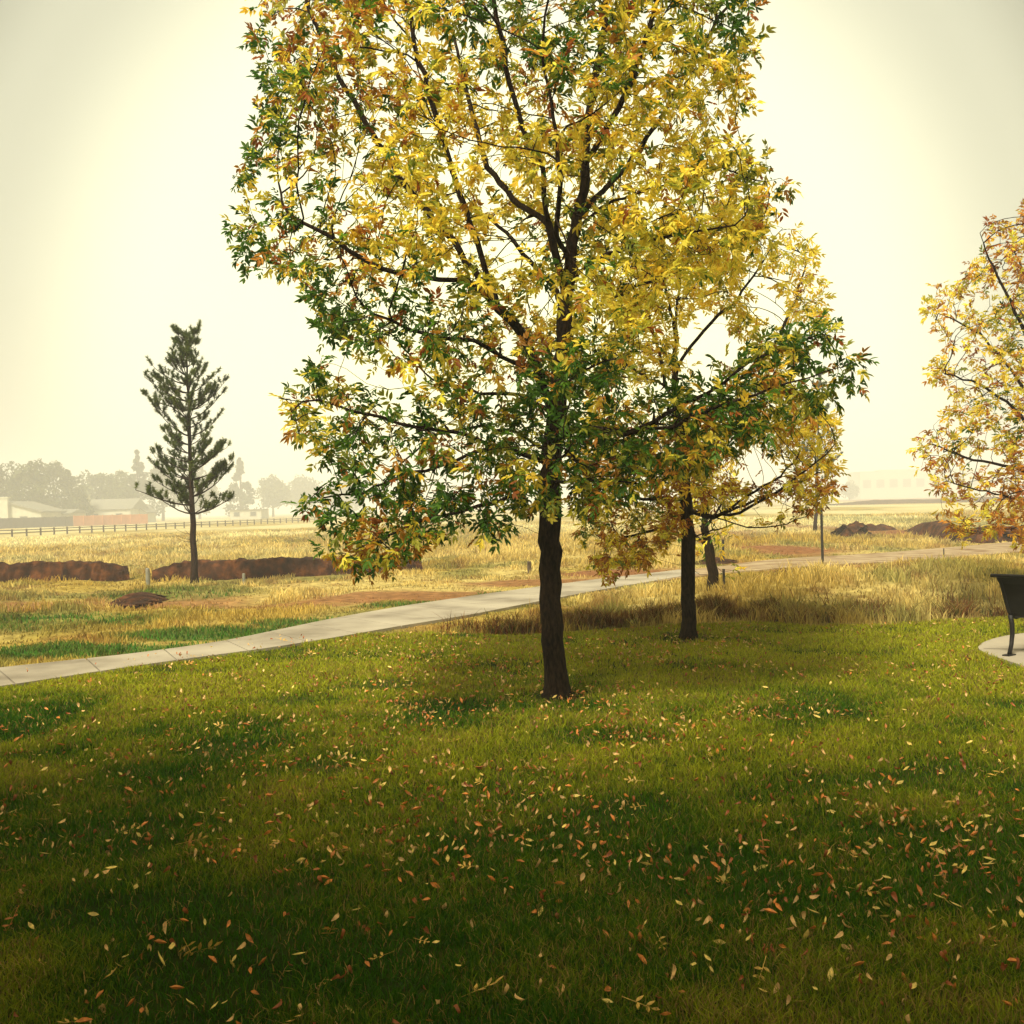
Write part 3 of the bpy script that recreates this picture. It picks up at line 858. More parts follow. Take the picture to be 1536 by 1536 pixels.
P1 = [(385, -60), (378, 80), (398, 150), (362, 230), (342, 340), (365, 392), (440, 425), (455, 480), (520, 535), (600, 570), (700, 600), (800, 590), (930, 585), (950, 480), (1010, 420), (1100, 400), (1160, 345), (1184, 268), (1135, 235), (1128, 100), (1158, 0), (1130, -120), (1040, -260), (900, -360), (760, -380), (600, -320), (460, -200)]
P2 = [(406, 600), (440, 575), (470, 540), (520, 560), (560, 590), (620, 600), (700, 590), (820, 600), (830, 700), (810, 770), (740, 810), (680, 790), (640, 825), (560, 862), (492, 848), (500, 790), (448, 757), (475, 690), (440, 655)]
P3 = [(850, 620), (920, 612), (1000, 590), (1080, 555), (1150, 505), (1230, 478), (1262, 505), (1300, 542), (1290, 590), (1210, 628), (1120, 650), (1060, 690), (980, 735), (900, 755), (850, 730)]
P4 = [(760, 570), (890, 560), (930, 640), (920, 720), (870, 770), (780, 770), (740, 700)]
H1 = [(693, 228, 16, 26), (745, 262, 20, 38), (770, 372, 26, 34), (663, 433, 34, 13), (582, 66, 20, 20), (838, 170, 13, 22), (466, 180, 18, 12), (545, 205, 22, 10), (545, 300, 16, 10), (600, 380, 18, 10), (1020, 300, 12, 10), (735, 590, 30, 14), (560, 440, 16, 8), (830, 20, 10, 22), (900, 470, 12, 30)]
attr1 = np.concatenate([sample_poly(P1, 5600, D1, 2.1, 765, 430, H1), sample_poly(P2, 1350, D1 - .3, 1.3, 640, 300, [(580, 690, 10, 6), (690, 700, 14, 10)]),
                        sample_poly(P3, 1500, D1 - .75, 0.6, 1060, 300, [(1040, 640, 10, 10)], clump=0.30), sample_poly(P4, 420, D1 - .5, 1.0, 830, 120)])
seeds1 = [(x_, y_, 'G') for x_, y_ in [(400, 140), (385, 235), (362, 345), (455, 300), (470, 445), (540, 480), (620, 475), (700, 500), (905, 545), (1000, 615), (940, 640), (1050, 600), (1110, 570), (1200, 530), (1275, 535), (1130, 620), (830, 650), (780, 620), (860, 690), (800, 600), (600, 640), (500, 690), (520, 780), (560, 720), (640, 700), (700, 760), (480, 560), (720, 30), (1100, 30), (680, 620), (780, 780), (470, 750), (640, 760), (850, 360), (860, 60), (960, 680), (1250, 510), (570, 630), (540, 690)]]
seeds1 += [(x_, y_, 'Y') for x_, y_ in [(600, 250), (650, 300), (700, 120), (640, 90), (560, 260), (750, 160), (850, 250), (950, 150), (1000, 60), (1050, 150), (1080, 250), (980, 330), (1050, 380), (1120, 310), (900, 410), (820, 320), (860, 470), (780, 310), (450, 640), (650, 580), (1150, 500), (680, 330), (710, 380), (600, 330), (420, 260), (390, 290), (1100, 180), (1090, 90), (940, 250), (930, 480), (620, -50), (900, -100), (840, 420)]]
seeds1 += [(x_, y_, 'O') for x_, y_ in [(500, 100), (450, 200), (560, 170), (540, 390), (470, 370), (620, 540), (740, 520), (1040, 660), (560, 830), (900, 740), (600, 670), (1160, 590), (1000, 700), (440, 40), (520, 20), (590, 790), (680, 660), (760, 500), (810, 130)]]
seeds1 += [(x_, y_, 'L') for x_, y_ in [(480, 600), (520, 640), (430, 150), (500, 330), (560, 540), (750, 60), (900, 40), (820, 700), (740, 640), (1220, 560), (1180, 520), (840, 750), (660, 440), (980, 560), (1150, 260)]]
T1 = tree('ash_tree', b1, sk1, attr1, make_palette(seeds1), 'tallest tree in mid lawn, yellow and green crown cut by the top edge', GROUP_ASH,
     base_r=0.092, per=5, L0=0.064, W0=0.022, dep=3, kill=0.15,
     thin=gaps(H1 + [(590, 577, 60, 30), (500, 520, 40, 26), (1045, 520, 42, 62), (1110, 450, 40, 40), (900, 590, 40, 16)]))

# ---- second tree, 12.9 m away
b2 = gp(1034, 958); D2 = b2[1]
sk2 = [pl([(1034, 961), (1033, 900), (1032, 840), (1030, 780), (1026, 720), (1020, 660), (1013, 600), (1012, 540), (1015, 480), (1020, 420), (1024, 360), (1022, 310)], D2)] + [pl(p, D2) for p in [
    [(1012, 610), (998, 575, .1), (988, 530, .2), (976, 480, .3), (966, 430, .4), (960, 390, .5)],
    [(1014, 560), (1035, 520), (1065, 485, -.1), (1105, 450, -.2), (1140, 400, -.3), (1170, 345, -.3)],
    [(1018, 640), (1060, 620, .2), (1110, 570, .4), (1160, 520, .5), (1195, 450, .6), (1212, 385, .6)],
    [(1030, 750), (1005, 748, -.2), (965, 750, -.4), (925, 742, -.6)],
    [(1030, 760), (1070, 776, -.3), (1110, 768, -.5), (1160, 742, -.7), (1210, 705, -.9), (1255, 665, -1.0)],
    [(1070, 776, -.3), (1120, 790, -.5), (1165, 790, -.7), (1210, 775, -.8)],
    [(1072, 776, -.3), (1130, 752, 0), (1190, 730, .2), (1250, 700, .3)],
    [(1070, 776, -.3), (1120, 745, -.2), (1170, 715, -.1), (1200, 680, 0)],
    [(1031, 800), (1000, 790, .3), (960, 800, .5), (920, 810, .6)],
    [(1032, 815), (1055, 800, .3), (1090, 790, .5)],
    [(1024, 700), (980, 680, .5), (930, 650, .9)],
    [(1022, 680), (1080, 660, .8), (1140, 630, 1.1), (1210, 620, 1.2)],
    [(1012, 590), (960, 560, -.5), (920, 530, -.8)],
    [(1015, 500), (1000, 440, -.7), (990, 380, -.8)]]]
Q1 = [(880, 620), (915, 500), (950, 400), (990, 330), (1060, 290), (1140, 310), (1168, 395), (1180, 400), (1196, 348), (1226, 382), (1246, 440), (1238, 500), (1180, 560), (1190, 600), (1240, 620), (1275, 655), (1262, 740), (1200, 780), (1130, 785), (1050, 770), (1000, 810), (975, 850), (905, 860), (870, 830), (865, 760), (860, 690)]
H2 = [(1062, 520, 34, 62), (1090, 540, 50, 34), (985, 600, 40, 20), (1130, 700, 48, 26), (1130, 420, 30, 22), (1160, 470, 20, 30), (940, 590, 40, 16), (1110, 770, 50, 14), (1000, 480, 8, 60), (1150, 760, 40, 16)]
attr2 = np.concatenate([sample_poly(Q1, 3600, D2, 1.5, 1060, 215, H2)])
seeds2 = [(x_, y_, 'Y') for x_, y_ in [(960, 420), (1060, 340), (1200, 420), (1220, 460), (1140, 500), (900, 600), (1080, 720), (1240, 700), (1180, 640), (900, 700), (1000, 380), (1120, 380)]] + \
    [(x_, y_, 'O') for x_, y_ in [(900, 840), (920, 800), (1000, 760), (1050, 700), (1240, 740), (960, 830), (950, 700), (1130, 740)]] + [(980, 700, 'L'), (1060, 640, 'G'), (960, 780, 'L'), (880, 780, 'G')]
MIX2 = {'G': dict(G=.5, L=.25, Y=.2, O=.05), 'Y': dict(Y=.86, L=.08, O=.06), 'O': dict(O=.55, Y=.38, L=.07), 'L': dict(L=.45, Y=.4, G=.15)}
tree('ash_tree', b2, sk2, attr2, make_palette(seeds2, MIX2), 'golden tree just right of and behind the tallest one, bare lower branches on its right', GROUP_ASH,
     base_r=0.082, tip=0.0026, per=5, L0=0.068, W0=0.023, dep=3, kill=0.16,
     thin=gaps([(1045, 525, 45, 62), (1100, 520, 44, 30), (1130, 708, 60, 30), (1130, 775, 90, 26), (985, 600, 30, 20), (1140, 440, 26, 30)], 0.2))

# ---- right-hand tree, its trunk outside the frame
b3_ = np.array([*gp(1590, 922)[:2], 0.0]); D3 = b3_[1]
sk3 = [pl([(1590, 924), (1588, 860), (1584, 790), (1580, 700), (1574, 600), (1570, 500), (1566, 420), (1560, 330)], D3)] + [pl(p, D3) for p in [
    [(1584, 770), (1540, 750, -.3), (1480, 738, -.5), (1420, 722, -.6)],
    [(1582, 740), (1520, 700, .2), (1460, 690, .4), (1410, 670, .5)],
    [(1580, 690), (1530, 620, -.3), (1480, 580, -.5), (1420, 560, -.6)],
    [(1576, 640), (1520, 560, .3), (1470, 500, .5), (1410, 470, .6)],
    [(1574, 580), (1530, 480, -.4), (1490, 400, -.5), (1470, 350, -.6)],
    [(1572, 540), (1545, 440, .4), (1520, 370, .6)],
    [(1580, 700), (1640, 620, .2), (1700, 540, .3), (1730, 480, .3)], [(1584, 760), (1650, 730, -.3), (1740, 700, -.4)],
    [(1574, 580), (1620, 480, .4), (1650, 400, .5)], [(1584, 770), (1570, 740, -.9), (1560, 730, -1.5)], [(1584, 770), (1590, 740, .9), (1590, 730, 1.4)],
    [(1586, 800), (1530, 790, -.3), (1470, 800, -.4), (1430, 795, -.4)]]]
Q3 = [(1536, 306), (1500, 318), (1462, 345), (1435, 400), (1376, 468), (1400, 500), (1425, 515), (1385, 560), (1395, 585), (1430, 610), (1368, 655), (1364, 700), (1400, 735), (1410, 775), (1440, 818), (1500, 800), (1560, 825), (1690, 815), (1780, 740), (1800, 600), (1740, 450), (1680, 340), (1600, 290)]
attr3 = sample_poly(Q3, 3000, D3, 1.7, 1580, 225, clump=0.43, holes=[(1400, 600, 26, 16), (1440, 760, 30, 12), (1490, 450, 14, 20), (1450, 600, 24, 10)])
seeds3 = [(x_, y_, 'Y') for x_, y_ in [(1400, 480), (1470, 420), (1420, 570), (1400, 680), (1480, 540), (1520, 600), (1440, 790), (1650, 500)]] + [(x_, y_, 'O') for x_, y_ in [(1520, 380), (1500, 350), (1520, 720), (1480, 780), (1530, 780), (1450, 720), (1600, 700)]] + [(1500, 640, 'G'), (1530, 500, 'L')]
MIX3 = {'G': dict(G=.35, L=.2, Y=.3, O=.15), 'Y': dict(Y=.68, L=.04, O=.28), 'O': dict(O=.72, Y=.28), 'L': dict(L=.4, Y=.5, G=.1)}
tree('ash_tree', b3_, sk3, attr3, make_palette(seeds3, MIX3), 'orange-gold tree cut by the right edge, its trunk out of sight beyond the bench', GROUP_ASH,
     base_r=0.09, tip=0.0026, per=3, L0=0.068, W0=0.023, dep=3, kill=0.16)

# ---- small bent tree beyond the second one
b4 = gp(1071, 893); D4 = b4[1]
sk4 = [pl([(1071, 896), (1069, 860), (1064, 825), (1058, 795), (1056, 755), (1060, 710), (1062, 670)], D4)] + [pl(p, D4) for p in [
    [(1068, 850), (1085, 858, -.1), (1110, 850, -.2)], [(1064, 830), (1040, 800, .2), (1020, 770, .3)], [(1058, 795), (1080, 760, -.2), (1095, 725, -.3)],
    [(1070, 868), (1050, 862), (1035, 850)], [(1057, 780), (1035, 740, -.3), (1025, 710, -.3)]]]
attr4 = np.concatenate([sample_poly([(1005, 740), (1030, 660), (1075, 640), (1115, 700), (1105, 780), (1085, 830), (1050, 850), (1020, 820)], 700, D4, 0.8, 1060, 65)])
tree('ash_tree', b4, sk4, attr4, make_palette([(1060, 740, 'Y'), (1040, 850, 'G'), (1090, 820, 'L')], MIX2), 'small crooked tree with dark trunk in tall grass behind the golden tree', GROUP_ASH,
     base_r=0.085, tip=0.004, per=2, L0=0.09, W0=0.03, dep=3, kill=0.2, step=0.14)

# ------------------------------------------------------------------ pines
def pine(base, top, prof, label, group, seed, dens=1.0, bare=0.27, trunk_r=0.085, sc_=1.0):
    rg = np.random.default_rng(seed)
    base = np.array(base); top = np.array(top); Hh = np.linalg.norm(top - base)
    root = thing('pine_tree', base, label, 'tree', group)
    tb = MB(); n = 16
    wob = [np.array([rg.normal(0, 0.012), rg.normal(0, 0.012), 0]) for _ in range(n + 1)]
    wob[0] *= 0
    ax = [(top - base) * i / n + wob[i] for i in range(n + 1)]
    tb.tube(ax, [trunk_r * (1 - 0.86 * (i / n) ** 0.9) * (1.25 if i == 0 else 1) for i in range(n + 1)], 9)
    tuf = []
    def pt(t_):
        k_ = t_ * n; i = min(int(k_), n - 1); return ax[i] + (ax[i + 1] - ax[i]) * (k_ - i)
    nw = int(21 * dens)
    for wv in range(nw):
        t0 = bare + 0.02 + (0.965 - bare) * (wv / (nw - 1)) ** 1.0
        for kx in range(rg.integers(4, 8)):
            az = rg.uniform(0, 2 * np.pi)
            # silhouettes differ left and right
            side = math.cos(az)
            wl = np.interp(t0 + 0.09, prof[0], prof[1]); wr = np.interp(t0 + 0.09, prof[0], prof[2])
            R_ = (wl if side < 0 else wr) * rg.uniform(0.5, 1.12)
            if R_ < 0.05: R_ = 0.05
            p0 = pt(t0); dirh = np.array([math.cos(az), math.sin(az), 0])
            rise = rg.uniform(0.25, 0.6) * R_ * (1 + 0.5 * t0)
            P = []
            for s in np.linspace(0, 1, 7):
                P.append(p0 + dirh * R_ * s + np.array([0, 0, rise * (s ** 1.6)]) + rg.normal(0, 0.01, 3) * s)
            tb.tube(P, [0.020 * (1 - 0.75 * s) * (0.5 + 0.5 * R_) for s in np.linspace(0, 1, 7)], 4)
            # side twigs with tufts
            m_ = max(4, int(R_ * 10))
            for q in range(m_):
                s = rg.uniform(0.38, 1.0) if q else 1.0
                i = min(int(s * 6), 5); bp_ = P[i] + (P[i + 1] - P[i]) * (s * 6 - i)
                a2 = az + rg.normal(0, 0.9); ln = rg.uniform(0.08, 0.26) * sc_ * (1.1 - 0.3 * s)
                d_ = np.array([math.cos(a2) * 0.7, math.sin(a2) * 0.7, rg.uniform(0.8, 1.5)]); d_ /= np.linalg.norm(d_)
                e_ = bp_ + d_ * ln
                tb.tube([bp_, e_], [0.006, 0.004], 3)
                tuf.append((bp_ + d_ * ln * 0.35, d_, ln * 0.5 + 0.06))
    for q in range(6):
        tuf.append((pt(0.95 + 0.05 * q / 5), np.array([rg.normal(0, .2), rg.normal(0, .2), 1.0]), 0.14))
    for q in range(9):       # dead lower twigs
        t0 = rg.uniform(0.12, bare + 0.02); az = rg.uniform(0, 6.28); p0 = pt(t0)
        tb.tube([p0, p0 + np.array([math.cos(az) * .18, math.sin(az) * .18, 0.03]), p0 + np.array([math.cos(az) * .38, math.sin(az) * .38, 0.12])], [.008, .005, .003], 3)
    tb.build('trunk', M['pbark'], root, smooth=True)
    nn = 60
    P = np.repeat(np.array([t_[0] for t_ in tuf]), nn, 0); d = np.repeat(np.array([t_[1] for t_ in tuf]), nn, 0); ln = np.repeat(np.array([t_[2] for t_ in tuf]), nn)
    m_ = len(P)
    P = P + d * (rg.uniform(0, 1, m_) * ln)[:, None]
    dd = d * 0.6 + rg.normal(0, 0.7, (m_, 3)); dd /= np.linalg.norm(dd, axis=1)[:, None]
    s_ = np.cross(dd, rg.normal(0, 1, (m_, 3))); s_ /= np.linalg.norm(s_, axis=1)[:, None]
    nl = rg.uniform(0.06, 0.10, m_)[:, None] * sc_; wd = 0.0085 * sc_
    V = np.stack([P - s_ * wd, P + s_ * wd, P + dd * nl], 1).reshape(-1, 3)
    tone = np.repeat(rg.uniform(0, 1, len(tuf)), nn)[:, None]
    col = (np.array([0.018, 0.045, 0.003]) * (1 - tone) + np.array([0.10, 0.135, 0.012]) * tone) * rg.uniform(0.7, 1.3, (m_, 1))
    Fq = np.arange(m_ * 3).reshape(-1, 3)
    link('crown', mesh_np('crown', V, Fq, col=np.repeat(col, 3, 0)), M['needle'], root)
    return root
pb = gp(292, 879); ptp = ap(280, 506, pb[1]); k_ = pb[1] / F
pp = ([0.27, 0.33, 0.42, 0.50, 0.56, 0.64, 0.72, 0.80, 0.88, 0.95, 1.0], [v * k_ for v in (55, 76, 74, 64, 48, 50, 64, 70, 60, 40, 16)], [v * k_ for v in (50, 64, 72, 70, 62, 48, 48, 52, 48, 40, 16)])
pine(pb, ptp, pp, 'dark green pine with bare lower trunk standing alone in the dry field at left', 'pine trees in the field', 5)
pb2 = gp(1223, 800); pt2 = ap(1230, 560, pb2[1]); k_ = pb2[1] / F
pp2 = ([0.25, 0.4, 0.55, 0.7, 0.85, 1.0], [v * k_ for v in (30, 36, 34, 30, 20, 6)], [v * k_ for v in (26, 34, 34, 30, 20, 6)])
pine(pb2, pt2, pp2, 'slim young pine beside a dark stake, half hidden by the golden tree', 'pine trees in the field', 9, dens=0.5, bare=0.2, trunk_r=0.09, sc_=1.5)

# stakes and posts
def stake(px, py0, py1, label, r_=0.022, lean=0.0, material='stake', group='thin posts in the field', name='metal_stake'):
    b_ = gp(px, py1); b_[2] = H(b_[0], b_[1])[0]
    t_ = ap(px + lean, py0, b_[1])
    o = thing(name, b_, label, 'post', group)
    m_ = MB(); v = Vector(t_ - b_)
    # T-section post with studs
    m_.box(v / 2, (r_ * 2.0, r_ * 0.35, v.length + 0.1), None)
    m_.box(v / 2 + Vector((0, r_ * 0.9, 0)), (r_ * 0.35, r_ * 1.4, v.length + 0.1), None)
    for i in range(int(v.length / 0.12)):
        m_.box(v * ((i + 1) * 0.12 / v.length) + Vector((0, -r_ * .35, 0)), (r_ * 0.5, r_ * 0.4, 0.02))
    s = m_.build('stake_shaft', M[material], o)
    if name == 'metal_stake' and abs(lean) > 0:
        s.rotation_euler = (0, math.atan2(v.x, v.z), 0)
    return o
def post(px, py0, py1, label, r_, material, group='thin posts in the field'):
    b_ = gp(px, py1); b_[2] = H(b_[0], b_[1])[0]; t_ = ap(px, py0, b_[1]); v = t_ - b_
    m_ = MB(); m_.tube([(0, 0, -.1), (0, 0, v[2] * .5), (0, 0, v[2] * .96), (0, 0, v[2])], [r_, r_, r_, r_ * .7], 10)
    o = m_.build('marker_post', M[material]); o.location = tuple(b_)
    return tag(o, label, 'post', group)
stake(1233, 762, 848, 'dark studded metal stake beside the young pine, by the gravel track', 0.03)
stake(1086, 858, 895, 'short dark stake in tall grass right of the small crooked tree', 0.022)
stake(1085, 812, 842, 'dark stake beyond the path behind the small crooked tree', 0.03)
stake(1416, 826, 852, 'thin stake in the grass under the tree at the right edge', 0.012)
post(794, 842, 857, 'short weathered wooden post beyond the path left of the main trunk', 0.05, 'wood_grey')
post(222, 852, 876, 'pale plastic pipe in the gap of the earth bank left of the pine', 0.05, 'pvc')
post(366, 860, 876, 'pale plastic pipe before the earth bank right of the pine', 0.035, 'pvc')

# ------------------------------------------------------------------ earth banks and heaps
def bank(pts, hpx, name, label, cat, group=None, wd=0.8, rough=0.5, seed=0, n=170):
    """pts: pixel base line; hpx: height in pixels along it"""
    P = resample([tuple(gp(x_, y_)[:2]) for x_, y_ in pts], n)
    hs = np.interp(np.linspace(0, 1, n), np.linspace(0, 1, len(hpx)), hpx)
    T = np.gradient(P, axis=0); T /= np.linalg.norm(T, axis=1)[:, None]; Nn = np.stack([-T[:, 1], T[:, 0]], -1)
    m_ = 30; o = P.mean(0)
    S_ = np.repeat(np.linspace(0, 1, m_)[:, None], n, 1); PX = np.repeat(P[None, :, 0], m_, 0); PY = np.repeat(P[None, :, 1], m_, 0)
    if 'heap' in name: prof = np.sin(np.pi * np.clip(S_, 0, 1)) ** 0.75
    else: prof = np.minimum(1, S_ / 0.2) ** 0.6 * np.where(S_ < .5, 1, np.clip(np.cos((S_ - .5) * np.pi), 0, 1) ** .7)
    gx, gy = PX, PY + S_ * wd
    kf = 26 / max(26, P[:, 1].mean())
    nz = fbm(gx * 2.2 * kf + seed, gy * 2.2 * kf, seed, 2); n2_ = fbm(gx * 7 * kf, gy * 7 * kf + seed, seed + 3, 3)
    hh_ = hs[None] * PY / F * prof * np.clip((0.35 + 1.3 * (nz * (1 - rough) + n2_ * rough)) if 'heap' in name else (0.8 + .55 * (nz * (1 - rough) + n2_ * rough)), .1, 1.6)
    off = S_ * wd + (nz - .5) * .5 * np.minimum(1, wd) + (n2_ - .5) * .25
    V = np.stack([PX + Nn[None, :, 0] * off - o[0], PY + Nn[None, :, 1] * off - o[1], hh_ - 0.04], -1).reshape(-1, 3)
    V = np.array(V); idx = np.arange(m_ * n).reshape(m_, n)
    Fq = np.stack([idx[:-1, :-1], idx[:-1, 1:], idx[1:, 1:], idx[1:, :-1]], -1).reshape(-1, 4)
    ob = link(name, mesh_np(name, V, Fq), M['soil']); ob.location = (o[0], o[1], 0)
    return tag(ob, label, cat, group)
GB = 'banks of turned earth across the field'
bank([(-150, 880), (-60, 878), (60, 875), (140, 873), (195, 870)], [33, 34, 34, 33, 31, 30, 32, 31, 28, 20], 'earth_bank', 'long dark earth bank at the far left, left of the pine', 'earth bank', GB, seed=3)
bank([(228, 871), (300, 868), (400, 866), (500, 862), (600, 858), (634, 856)], [16, 25, 28, 26, 29, 27, 28, 26, 27, 26, 25, 24, 23, 18], 'earth_bank', 'dark earth bank running behind the pine to the main tree foliage', 'earth bank', GB, seed=8)
bank([(205, 906), (230, 900), (262, 893)], [1, 7, 13, 11, 3], 'soil_heap', 'small brown soil heap in the grass just left of the pine trunk', 'soil heap', 'heaps of dug soil', wd=0.8, seed=12, n=50)
bank([(1250, 806), (1285, 806), (1322, 804)], [3, 17, 20, 16, 18, 14, 11, 8, 3], 'soil_heap', 'largest dark clod heap beyond the track right of the young pine', 'soil heap', 'heaps of dug soil', wd=1.6, rough=.7, seed=15, n=50)
bank([(1318, 798), (1335, 796), (1352, 794)], [2, 12, 5, 10, 9, 2], 'soil_heap', 'smaller clod heap right beside the largest dark one', 'soil heap', 'heaps of dug soil', wd=1.0, rough=.7, seed=18, n=50)
bank([(1355, 797), (1400, 812), (1470, 815), (1600, 808)], [4, 14, 20, 22, 20, 22, 18], 'earth_bank', 'reddish earth bank behind the low foliage of the right-edge tree', 'earth bank', GB, wd=1.5, rough=.5, seed=22)
bank([(1255, 758), (1330, 756), (1420, 754), (1600, 751)], [2, 6, 5, 7, 6, 7, 7], 'earth_bank', 'farthest low brown earth bank below the foggy building', 'earth bank', GB, wd=9, rough=.6, seed=25)
bank([(1180, 862), (1212, 860), (1245, 856)], [1, 5, 7, 5, 1], 'soil_heap', 'low reddish soil mound at the foot of the dark stake', 'soil heap', 'heaps of dug soil', wd=1.0, seed=28, n=50)
bank([(1068, 847), (1092, 845), (1120, 840)], [1, 7, 9, 6, 1], 'soil_heap', 'low soil mound where the concrete path meets the gravel track', 'soil heap', 'heaps of dug soil', wd=1.0, seed=31, n=50)

# ------------------------------------------------------------------ bench
def bench():
    foot = gp(1510, 987)
    c = Vector((foot[0], foot[1], 0.025))
    root = thing('park_bench', c, 'dark metal bench on the concrete pad, cut by the right edge', 'bench')
    f_ = Vector((0.80, 0.60, 0)).normalized()          # the way a sitter looks: right and away
    l_ = Vector((0.66, -0.75, 0)).normalized()         # along the bench, to the right and nearer
    l_ = (l_ - f_ * l_.dot(f_)).normalized()
    Z = Vector((0, 0, 1)); Lb = 1.75
    # side profile in (forward, up)
    backp = [(-0.185, 0.78), (-0.155, 0.765), (-0.10, 0.70), (-0.055, 0.60), (-0.015, 0.50), (0.03, 0.42), (0.09, 0.37), (0.16, 0.355)]
    seatp = [(0.16, 0.355), (0.28, 0.37), (0.40, 0.39), (0.49, 0.40), (0.53, 0.385), (0.54, 0.35)]
    legb = [(0.05, 0.39), (0.075, 0.30), (0.078, 0.20), (0.055, 0.10), (0.01, 0.0)]
    legf = [(0.42, 0.38), (0.41, 0.28), (0.40, 0.16), (0.42, 0.06), (0.45, 0.0)]
    to = lambda p, s: f_ * p[0] + Z * p[1] + l_ * s
    def ribbon(name, prof, s0, s1, th):
        m_ = MB(); n = len(prof)
        nr_ = []
        for i in range(n):
            a_ = Vector(prof[min(i + 1, n - 1)]) - Vector(prof[max(i - 1, 0)]); a_.normalize(); nr_.append((-a_.y * th, a_.x * th))
        pr = [prof[i] for i in range(n)] + [(prof[i][0] + nr_[i][0], prof[i][1] + nr_[i][1]) for i in range(n - 1, -1, -1)]
        m_2 = [to(p, s0) for p in pr]; m_3 = [to(p, s1) for p in pr]; k2 = len(pr)
        V = m_2 + m_3; Fq = [(i, i + 1, k2 - 2 - i, k2 - 1 - i) for i in range(n - 1)] + [(k2 + i, k2 + k2 - 1 - i, k2 + k2 - 2 - i, k2 + i + 1) for i in range(n - 1)]
        Fq += [(i, (i + 1) % k2, k2 + (i + 1) % k2, k2 + i) for i in range(k2)]
        m_.add(V, Fq)
        return m_
    def slats(prof, name):
        m_ = ribbon('', prof, 0.0, Lb, 0.008)
        return m_.build(name, M['steel'], root)
    slats(backp, 'backrest'); slats(seatp, 'seat')
    tr = MB(); tr.tube([to((-0.19, 0.785), -0.03), to((-0.19, 0.785), Lb + 0.03)], 0.018, 10); tr.build('top_rail', M['steel'], root, smooth=True)
    for s in (0.02, Lb - 0.02):
        fr = MB(); fr.tube([to(p, s) for p in backp[1:] + seatp[1:]], 0.017, 8); fr.build('side_frame', M['steel'], root, smooth=True)
        for lp in (legb, legf):
            m_ = MB(); m_.tube([to(p, s) for p in lp], [0.026, 0.025, 0.023, 0.021, 0.022], 8)
            lg = m_.build('leg', M['steel'], root, smooth=True)
            fp = MB(); fp.box(to((lp[-1][0], 0.006), s), (0.13, 0.07, 0.012), (f_, l_, Z)); fp.build('foot_plate', M['steel'], lg)
        am = MB(); am.tube([to(p, s) for p in [(-0.03, 0.56), (0.08, 0.61), (0.22, 0.64), (0.36, 0.65), (0.44, 0.635), (0.48, 0.59), (0.46, 0.54), (0.42, 0.55)]], 0.015, 8)
        am.tube([to((0.42, 0.38), s), to((0.41, 0.50), s), to((0.40, 0.645), s)], 0.013, 8)
        am.build('armrest', M['steel'], root, smooth=True)
bench()

# unseen trees added behind and beside the camera to shade the near lawn
def copy_shade_tree(root, loc, rz, s, label):
    r_ = root.copy(); C.objects.link(r_); r_.location = loc; r_.rotation_euler = (0, 0, rz); r_.scale = (s, s, s)
    r_['label'] = label
    for ch_ in list(root.children):
        c_ = ch_.copy(); C.objects.link(c_); c_.parent = r_
    return r_
copy_shade_tree(T1, (-5.7, 0.0, 0), 2.1, 1.2, 'added shade tree beside the viewer on the left, out of the picture')
copy_shade_tree(T1, (-6.0, -5.0, 0), 3.3, 1.5, 'added shade tree farthest left behind the viewer, out of the picture')
copy_shade_tree(T1, (-1.9, -4.0, 0), 0.7, 1.4, 'added shade tree straight behind the viewer, out of the picture')
copy_shade_tree(T1, (2.5, -4.2, 0), 4.0, 1.45, 'added shade tree behind and right of the viewer, out of the picture')
copy_shade_tree(T1, (5.9, -0.3, 0), 5.2, 1.2, 'added shade tree beside the viewer on the right, out of the picture')

# ------------------------------------------------------------------ distant things in the fog
def rail_fence():
    a_ = np.array([*gp(-260, 819)[:2], 0.0]); b_ = np.array([*gp(480, 782)[:2], 0.0])
    n = 46
    root = thing('rail_fence', a_, 'low dark post and rail fence crossing the pale field behind the pine', 'fence')
    d = b_ - a_
    for i in range(n):
        p = d * (i / (n - 1)) ** 1.0
        m_ = MB(); m_.box((p[0], p[1], 0.3 + H(a_[0] + p[0], a_[1] + p[1])[0]), (0.13, 0.13, 0.85)); m_.build('post', M['wood_grey'], root)
    for hz in (0.62, 0.34):
        m_ = MB(); m_.tube([Vector(d * (i / 12)) + Vector((0, 0, hz + random.uniform(-.03, .03))) for i in range(13)], 0.045, 5); m_.build('rail', M['wood_grey'], root)
rail_fence()

def board_fence(px0, py0, px1, py1, D0, D1_, hgt, material, label):
    a_ = ap(px0, py0, D0); b_ = ap(px1, py1, D1_); a_[2] = 0; b_[2] = 0
    root = thing('board_fence', a_, label, 'fence', 'board fences before the houses')
    d = Vector(b_ - a_); Ln = d.length; u = d.normalized(); v = Vector((-u.y, u.x, 0))
    m_ = MB(); n = int(Ln / 0.16)
    for i in range(n):
        s = (i + 0.5) * Ln / n; hh_ = hgt + random.uniform(-.03, .03)
        m_.box(u * s + Vector((0, 0, hh_ / 2)) + v * (0.012 * (i % 2)), (Ln / n * 0.98, 0.03, hh_), (u, v, Vector((0, 0, 1))))
    m_.build('board_panel', M[material], root)
    for i in range(0, int(Ln / 2.4) + 1):
        p_ = MB(); p_.box(u * (i * 2.4) + Vector((0, 0, hgt / 2 + .06)) - v * 0.07, (0.11, 0.09, hgt + 0.12), (u, v, Vector((0, 0, 1)))); p_.build('post', M[material], root)
board_fence(-90, 795, 110, 789, 190, 215, 1.9, 'wood_dark', 'dark board fence in front of the white house at the far left')
